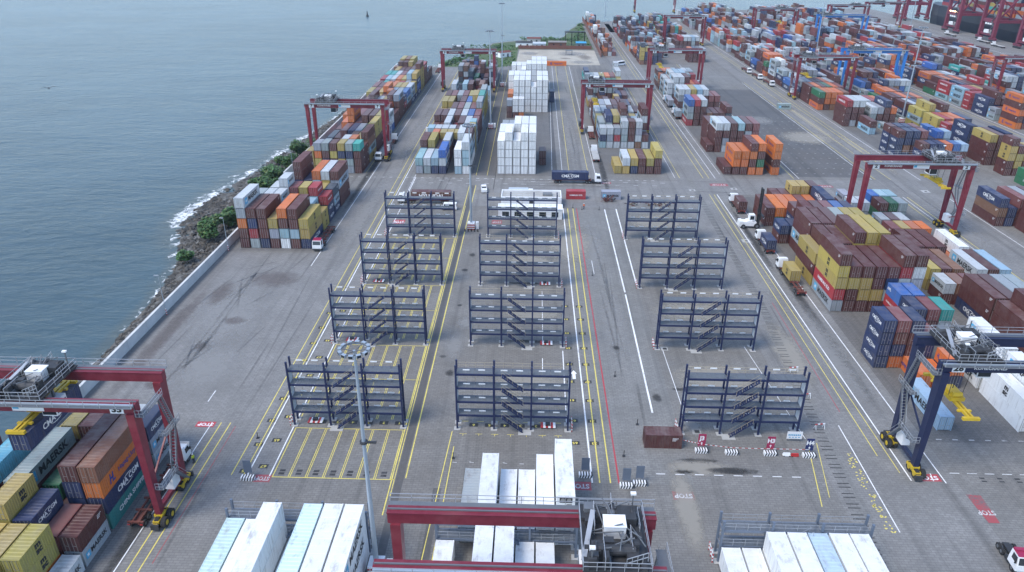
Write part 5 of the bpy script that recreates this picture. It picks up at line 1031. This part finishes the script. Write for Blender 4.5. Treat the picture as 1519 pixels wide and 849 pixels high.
# empty container handler
fk = empty('container_forklift', 'white container forklift with tall black mast beside orange boxes', 'forklift', (62.2, 197.6, 0), -PI / 2)
part('body', 'fk', lambda b: b.box(-1.2, 1.2, -2.8, 1.4, .7, 1.9).box(-1.3, 1.3, -3.3, -2.4, .6, 2.1).box(-1.1, 1.1, -1.2, .2, 1.9, 2.2), [M_WHITE], fk); part('cab', 'fk', lambda b: b.box(-.8, .8, -.6, .9, 2.21, 3.9, 0).box(-.83, -.802, -.4, .7, 2.5, 3.6, 1).box(.802, .83, -.4, .7, 2.5, 3.6, 1).box(-.7, .7, .902, .93, 2.4, 3.7, 1), [M_WHITE, M_GLASS], fk)
part('mast', 'fk', lambda b: [b.box(sx * .75 - .14, sx * .75 + .14, 1.9, 2.3, .4, 11.6) for sx in (-1, 1)] + [b.box(-.6, .6, 1.95, 2.2, z, z + .25) for z in (1.2, 4.0, 7, 10, 11.3)] + [b.cyl((sx * .35, 2.1, .6), (sx * .35, 2.1, 11), .1, n=8) for sx in (-1, 1)], [M_BLACK], fk); part('lifting_frame', 'fk', lambda b: b.box(-3.0, 3.0, 2.35, 2.7, 3.9, 4.4).box(-1.0, 1.0, 2.32, 2.6, 2.6, 3.9), [M_DARK], fk)
for sx in (-1, 1):
    for yy, r in ((1.6, .8), (-2.2, .62)): part('wheel', ('fk', r), lambda b: small_wheel(b, r, .6), [M_TYRE, M_GREY], fk, (sx * 1.25, yy, r))
# ---------------------------------------------------------------- barriers and signs by the racks
def block_sign(x, y, label, sign=None, txt=None, rz=0, back=False):
    o = empty('concrete_barrier', label, 'barrier', (x, y, 0), rz)
    def fn(b):
        b.box(-1.0, 1.0, -.42, .42, .02, .62, 0)
        for k in range(5): x0 = -.95 + k * .42; b.v += [(x0, -.425, .03), (x0 + .2, -.425, .03), (x0 + .36, -.425, .61), (x0 + .16, -.425, .61)]; i = len(b.v) - 4; b.f.append((i, i + 1, i + 2, i + 3)); b.m.append(1); b.v += [(x0 + .16, -.42, .624), (x0 + .36, -.42, .624), (x0 + .36, .42, .624), (x0 + .16, .42, .624)]; i = len(b.v) - 4; b.f.append((i, i + 1, i + 2, i + 3)); b.m.append(1)
    part('block', 'cb', fn, [M_WHITE, M_BLACK], o)
    if sign is not None:
        sg = part('sign_panel', ('sp', sign.name), lambda b: b.box(-.62, .62, -.03, .03, 0, 2.3).bar((-.4, .06, -.9), (-.4, .06, 2.2), .07).bar((.4, .06, -.9), (.4, .06, 2.2), .07), [sign], o, (0, .45, .95))
        if txt: put_text(txt, T_W, 1.1, (0, -.036, 1.45), 'S', sg, 'lettering', .9, .05); part('arrow', 'ar', lambda b: b.quad((-.07, 0, 0), (.07, 0, 0), (.07, 0, .3), (-.07, 0, .3)) or b.quad((-.2, 0, .3), (.2, 0, .3), (.001, 0, .58), (-.001, 0, .58)), [T_W], sg, (0, -.036, .2))
block_sign(28.1, 96.0, 'striped concrete block carrying the crimson J3 sign', M_SIGNR, 'J3'); block_sign(32.9, 95.7, 'striped concrete block without a sign between J3 and H3'); block_sign(39.1, 95.7, 'striped concrete block carrying the crimson H3 sign', M_SIGNR, 'H3'); block_sign(45.2, 95.4, 'striped concrete block carrying the navy H4 sign', M_SIGNB, 'H4')
block_sign(15.0, 87.2, 'striped concrete block with grey panel, left of the pair at the red line', M_RGREY); block_sign(17.1, 87.8, 'striped concrete block with grey panel, right of the pair at the red line', M_RGREY); block_sign(8.9, 89.4, 'striped concrete block with grey panel beside the tallest white box', M_RGREY); block_sign(-43.0, 86.9, 'striped concrete block with grey panel left of the yellow bay grid', M_RGREY)
tp = empty('barrier_tape', 'red and white tape strung from the maroon container to the H4 sign', 'tape', (25, 97, 0))
def tape(b):
    P = [(.2, -.2, 1.7), (3.2, -.7, 1.35), (8, -1.0, 1.0), (14, -1.1, 1.05), (20.0, -1.4, 1.3)]
    for a, c in zip(P, P[1:]):
        n = 12
        for k in range(n): b.bar(Vector(a).lerp(Vector(c), k / n), Vector(a).lerp(Vector(c), (k + 1) / n), .03, .09, k % 2)
part('tape', 'tp', tape, [M_STR, M_WHITE], tp)
for k, (x, y, m, l) in enumerate(((41.7, 95.6, M_WHITE, 'white plastic barrier lying left of the H4 sign'), (43.0, 95.5, M_STR, 'red plastic barrier lying left of the H4 sign'))):
    o = empty('plastic_barrier', l, 'barrier', (x, y, .02)); part('barrier_shell', m.name, lambda b: b.box(-.6, .6, -.22, .22, 0, .2).box(-.55, .55, -.12, .12, .2, .5), [m], o); part('foot', m.name, lambda b: b.box(-.55, -.35, -.3, .3, -.01, .1).box(.35, .55, -.3, .3, -.01, .1), [M_DARK], o)
isg = empty('notice_board', 'white notice board with blue print at the foot of the right rack', 'sign', (44.0, 99.3, 0)); part('panel', 'nb2', lambda b: b.box(-1.25, 1.25, -.03, .03, .55, 2.0), [M_WHITE], isg); part('leg', 'nb2', lambda b: b.box(-1.1, -1.0, .03, .1, .02, 1.9).box(1.0, 1.1, .03, .1, .02, 1.9), [M_GREY], isg)
part('printing', 'nb2', lambda b: [b.box(-1.05 + k * .3, -.83 + k * .3, -.036, -.031, 1.2, 1.48) for k in range(7)] + [b.box(-.9 + k * .5, -.6 + k * .5, -.036, -.031, .8, .95) for k in range(4)], [M_BLUEP], isg)
for k, (x, y) in enumerate(((16.2, 118), (18.6, 103), (-45.0, 97.0), (15.0, 163), (-12.0, 93), (15.4, 94.5), (20.2, 210), (15.0, 210.0), (12.3, 211.4), (9.4, 211.4))):
    o = empty('marker_post', ['dark marker post right of the red line, farther from the maroon container', 'dark marker post right of the red line near the maroon container', 'marker post between the left yellow lines and nearest left rack', 'marker post on the pale lane beside the third middle rack', 'marker post behind the bottom centre white boxes', 'marker post at the lower end of the red line', 'marker post at top of the wide white lane line', 'marker post near the orange clad worker', 'marker post at the top of the right yellow line', 'marker post at the top of the white lane line by the racks'][k], 'post', (x, y, .016))
    part('post', 'mk', lambda b: b.cyl((0, 0, .1), (0, 0, 1.15), .06, n=8), [M_BLACK], o); part('base', 'mk', lambda b: b.box(-.22, .22, -.22, .22, 0, .1), [M_DARK], o)
for k in range(3):
    o = empty('drain_guard', ('nearest', 'middle', 'farthest')[k] + ' red and white trestle standing on the slotted drain', 'barrier', (49.5 + k * .6, 103 + k * 9, .03), .2, 'trestles on the slotted drain'); part('rail', 'dg', lambda b: [b.bar((-.9 + .45 * q, 0, .9), (-.45 + .45 * q, 0, .9), .12, .16, q % 2) for q in range(4)], [M_STR, M_WHITE], o); part('leg', 'dg', lambda b: [b.bar((sx * .8, sy * .35, 0), (sx * .8, 0, .9), .07) for sx in (-1, 1) for sy in (-1, 1)], [M_WHITE], o)
# ---------------------------------------------------------------- buildings
of = empty('site_office', 'low white office with dark windows behind the farthest middle rack', 'building', (-.6, 201.2, 0))
part('wall', 'of', lambda b: b.box(-9.3, 9.3, 0, .2, .02, 3.1).box(-9.3, 9.3, 3.8, 4.0, .02, 3.1).box(-9.3, -9.1, .2, 3.8, .02, 3.1).box(9.1, 9.3, .2, 3.8, .02, 3.1), [M_WHITE], of); part('roof', 'of', lambda b: b.box(-9.5, 9.5, -.25, 4.2, 3.1, 3.28), [M_WHITE], of)
for k in range(5):
    wn = part('window', 'of', lambda b: b.box(-1.15, 1.15, -.05, -.01, 0, 1.8), [M_WHITE], of, (-7.2 + 3.6 * k, 0, .6)); part('pane', 'of', lambda b: b.box(-1.0, 1.0, -.07, -.055, .1, 1.7), [M_GLASS], wn)
of2 = empty('site_store', 'grey flat roofed store with white parapet just behind the low office', 'building', (-.4, 211.4, 0))
part('wall', 'o2', lambda b: b.box(-9.2, 9.2, 0, .3, .02, 3.3).box(-9.2, 9.2, 6.7, 7.0, .02, 3.3).box(-9.2, -8.9, .3, 6.7, .02, 3.3).box(8.9, 9.2, .3, 6.7, .02, 3.3), [M_WHITE], of2); part('roof', 'o2', lambda b: b.box(-8.9, 8.9, .3, 6.7, 2.85, 2.95, 0).box(3.5, 6.4, 2, 4.2, 2.95, 3.5, 1), [M_CONC, M_GREY], of2); part('door', 'o2', lambda b: b.box(-.6, .6, -.04, -.005, .05, 2.2), [M_DARK], of2)
wb = empty('site_cabin', 'white flat topped cabin just behind the office roof', 'cabin', (-4.5, 221, 0)); part('wall', 'wb', lambda b: b.box(-3, 3, -1.2, 1.2, .02, 2.6), [M_WHITE], wb); part('roof', 'wb', lambda b: b.box(-3.1, 3.1, -1.3, 1.3, 2.6, 2.72), [M_PANEL], wb); part('door', 'wb', lambda b: b.box(-.45, .45, -1.23, -1.205, .1, 2.1), [M_GREY], wb)
sc = MB(); g6 = random.Random(2)
for _ in range(60): p = Vector((g6.uniform(-1.6, 1.6), g6.uniform(-.9, .9), g6.uniform(.1, 1.3))); sc.bar(p, p + Vector((g6.uniform(-1, 1), g6.uniform(-.6, .6), g6.uniform(-.2, .8))), g6.uniform(.08, .22), None, g6.choice((0, 0, 1, 2)))
tag_ = link('scrap_heap', sc.mesh('scrap_heap', [M_TRUCKRED, M_DARK, M_GREY]), None, (23.6, 217.6, .02), label='rusty scrap heap in front of the grey crossways container', category='scrap heap')
pl = MB()
for _ in range(50): p = Vector((g6.uniform(-8, 8), g6.uniform(-1.2, 1.2), g6.uniform(.05, .9))); pl.bar(p, p + Vector((g6.uniform(-1.2, 1.2), g6.uniform(-.4, .4), g6.uniform(0, .5))), g6.uniform(.1, .3), None, g6.choice((0, 1, 2, 2)))
link('spare_parts_row', pl.mesh('spare_parts_row', [M_TRUCKRED, M_DARK, M_WOOD]), None, (36, 214.5, .02), label='long row of rusty spare parts behind the farthest right rack', category='scrap row')
def shed(x, y, wx, wy, h, wall, roof, label, rz=0):
    o = empty('shed', label, 'shed', (x, y, 0), rz, 'sheds on the grassy tip'); part('wall', (wx, wy, h, wall.name), lambda b: b.box(-wx / 2, wx / 2, -wy / 2, wy / 2, .01, h), [wall], o); part('roof', (wx, wy, h, roof.name), lambda b: (b.quad((-wx / 2 - .3, -wy / 2 - .3, h), (wx / 2 + .3, -wy / 2 - .3, h), (wx / 2 + .3, 0, h + wy * .18), (-wx / 2 - .3, 0, h + wy * .18)), b.quad((wx / 2 + .3, wy / 2 + .3, h), (-wx / 2 - .3, wy / 2 + .3, h), (-wx / 2 - .3, 0, h + wy * .18), (wx / 2 + .3, 0, h + wy * .18))), [roof], o)
    part('door', 's', lambda b: b.box(-.6, .6, -.05, 0, .05, 2.2), [M_DARK], o, (wx * .2, -wy / 2, 0)); part('window', 's', lambda b: b.box(-.5, .5, -.04, 0, 1.1, 2.0), [M_GLASS], o, (-wx * .2, -wy / 2, 0))
shed(-21, 505, 9, 5, 3.0, M_WHITE, M_TRUCKRED, 'small shed with rusty roof left of the sand lot', .7); shed(-8, 552, 12, 5, 3, M_WHITE, M_DARK, 'long dark roofed shed behind the sand lot, leftmost'); shed(3, 549, 9, 5, 3, M_PANEL, M_PANEL, 'pale shed behind the sand lot, beside the dark roofed one'); shed(16, 556, 13, 5, 3, M_BROWNWALL, M_ROOFT, 'brown walled shed behind the middle of the sand lot'); shed(-1, 575, 10, 5, 3, M_SANDW if False else M_CONC, M_TRUCKRED, 'shed with red roof nearest the far water'); shed(33, 553, 7, 5, 3, M_GREY, M_BLUEP, 'small shed with blue roof under the black steel frame')
bw = empty('boundary_wall', 'low brown wall along the back of the sand lot', 'wall', (-12, 542, 0))
for k in range(13): part('wall_panel', 'bw', lambda b: b.box(.03, 3.97, -.15, .15, 0, 2.3), [M_BROWNWALL], bw, (4 * k, 0, 0))
bw2 = empty('boundary_wall', 'long rust brown wall between the green tip and far stacks', 'wall', (44.0, 506, 0))
for k in range(28): part('wall_panel', 'bw2', lambda b: b.box(-.15, .15, .03, 7.97, 0, 3.4), [M_BROWNWALL], bw2, (0, 8 * k, 0))
fr = empty('steel_frame', 'black open steel frame on the grassy tip', 'frame', (29, 562, 0)); part('post', 'fr', lambda b: [b.box(xx - .2, xx + .2, yy - .2, yy + .2, 0, 9) for xx in (-7, -2.3, 2.3, 7) for yy in (-2, 2)], [M_BLACK], fr); part('roof_beam', 'fr', lambda b: b.box(-7.5, 7.5, -2.5, 2.5, 9, 9.6), [M_BLACK], fr)
tb = empty('open_shelter', 'small open shelter standing on the sand lot', 'shelter', (23, 516, 0)); part('post', 'os', lambda b: [b.box(xx - .12, xx + .12, yy - .12, yy + .12, 0, 2.6) for xx in (-2, 2) for yy in (-1, 1)], [M_DARK], tb); part('roof', 'os', lambda b: b.box(-2.4, 2.4, -1.4, 1.4, 2.6, 2.8), [M_GREY], tb)
# ---------------------------------------------------------------- people, birds, buoy
def person(x, y, rz, label, top, hat):
    J = {'pelvis': (0, 0, .95, .15), 'waist': (0, 0, 1.12, .135), 'chest': (0, 0, 1.36, .165), 'neck': (0, .01, 1.52, .06), 'head': (0, .02, 1.64, .10), 'crown': (0, .01, 1.75, .075)}
    for s, n in ((-1, 'l'), (1, 'r')):
        J.update({n + 'sh': (s * .19, 0, 1.43, .07), n + 'el': (s * .27, .02, 1.16, .048), n + 'wr': (s * .29, .12, .93, .036), n + 'ha': (s * .29, .16, .84, .035), n + 'hip': (s * .1, 0, .88, .105), n + 'kn': (s * .13, .04 * s, .5, .07), n + 'an': (s * .14, -.05 * s, .1, .05), n + 'to': (s * .15, .12 - .05 * s, .04, .04)})
    E_ = [('pelvis', 'waist'), ('waist', 'chest'), ('chest', 'neck'), ('neck', 'head'), ('head', 'crown')]
    for n in 'lr': E_ += [('chest', n + 'sh'), (n + 'sh', n + 'el'), (n + 'el', n + 'wr'), (n + 'wr', n + 'ha'), ('pelvis', n + 'hip'), (n + 'hip', n + 'kn'), (n + 'kn', n + 'an'), (n + 'an', n + 'to')]
    ks = list(J); me = bpy.data.meshes.new('p'); me.from_pydata([J[k][:3] for k in ks], [(ks.index(a), ks.index(b)) for a, b in E_], [])
    o = bpy.data.objects.new('person', me); COL.objects.link(o); md = o.modifiers.new('s', 'SKIN'); o.modifiers.new('d', 'SUBSURF').levels = 1
    for i, k in enumerate(ks): me.skin_vertices[0].data[i].radius = (J[k][3],) * 2
    me.skin_vertices[0].data[0].use_root = True
    m2 = bpy.data.meshes.new_from_object(o.evaluated_get(bpy.context.evaluated_depsgraph_get())); o.modifiers.clear(); o.data = m2; m2.name = 'person'; bpy.data.meshes.remove(me)
    m2.materials.clear()
    for m in (M_SKIN, top, M_TROU): m2.materials.append(m)
    for p in m2.polygons: z = p.center.z; p.material_index = 2 if z < 1.0 and abs(p.center.x) < .24 else (0 if z > 1.5 or z < .95 else 1); p.use_smooth = True
    o.location = (x, y, .016); o.rotation_euler = (0, 0, rz); o['label'] = label; o['category'] = 'person'
    part('helmet', hat.name, lambda b: (b.cyl((0, .01, 1.70), (0, .01, 1.76), .13, .12, 12), b.cyl((0, .01, 1.76), (0, .01, 1.84), .12, .05, 12)), [hat], o)
    part('boot', 'b', lambda b: b.box(-.20, -.08, -.02, .24, 0, .1).box(.08, .20, -.10, .16, 0, .1), [M_BLACK], o)
person(15.6, 210.6, 2.6, 'person in orange workwear and white helmet standing on the pale lane', M_ORVEST, M_WHITE); person(-52.9, 90.4, 1.2, 'person in yellow vest beside the truck with raised hood', M_HIVIS, M_WHITE)
def bird(x, y, z, rz, k, label):
    b = MB(); b.cyl((0, -.3, 0), (0, .25, .02), .05, .09, 8); b.cyl((0, .25, .02), (0, .42, .04), .09, .03, 8); b.quad((-.06, -.3, 0), (.06, -.3, 0), (.12, -.55, 0), (-.12, -.55, 0))
    for s in (-1, 1):
        for (x0, z0, c0), (x1, z1, c1) in (((.05, .02, .2), (.5, .22, .18)), ((.5, .22, .18), (1.0, .05, .05))): b.quad((s * x0, -c0, z0), (s * x0, c0, z0), (s * x1, c1 - .1, z1), (s * x1, -c1 - .1, z1))
    o = link('flying_bird', b.mesh('flying_bird', [M_BLACK]), None, (x, y, z), rz, label=label, category='bird'); o.scale = (k, k, k)
bird(-96.5, 145, 47.5, .6, 1.6, 'dark bird gliding over the sea at top left')
bu = empty('channel_buoy', 'small dark buoy floating on the far sea', 'buoy', (-168, 770, -2.2)); part('float', 'bu', lambda b: b.cyl((0, 0, -.4), (0, 0, .9), 1.5, n=12), [M_DARK], bu); part('tower', 'bu', lambda b: b.cyl((0, 0, .9), (0, 0, 5.2), .9, .25, 8), [M_DARK], bu)
# ---------------------------------------------------------------- haze: one closed even box of air round everything
hm, ht, hb0 = nodes('haze_air'); ht.nodes.remove(hb0); pv = N(ht, 'ShaderNodeVolumePrincipled'); pv.inputs['Color'].default_value = (.68, .82, 1.0, 1); pv.inputs['Density'].default_value = .00008; pv.inputs['Anisotropy'].default_value = .1
ht.links.new(pv.outputs[0], ht.nodes['Material Output'].inputs['Volume'])
hz = MB(); hz.box(-2800, 2800, -1000, 3200, -12, 86); o = link('haze', hz.mesh('haze', [hm])); o['kind'] = 'stuff'
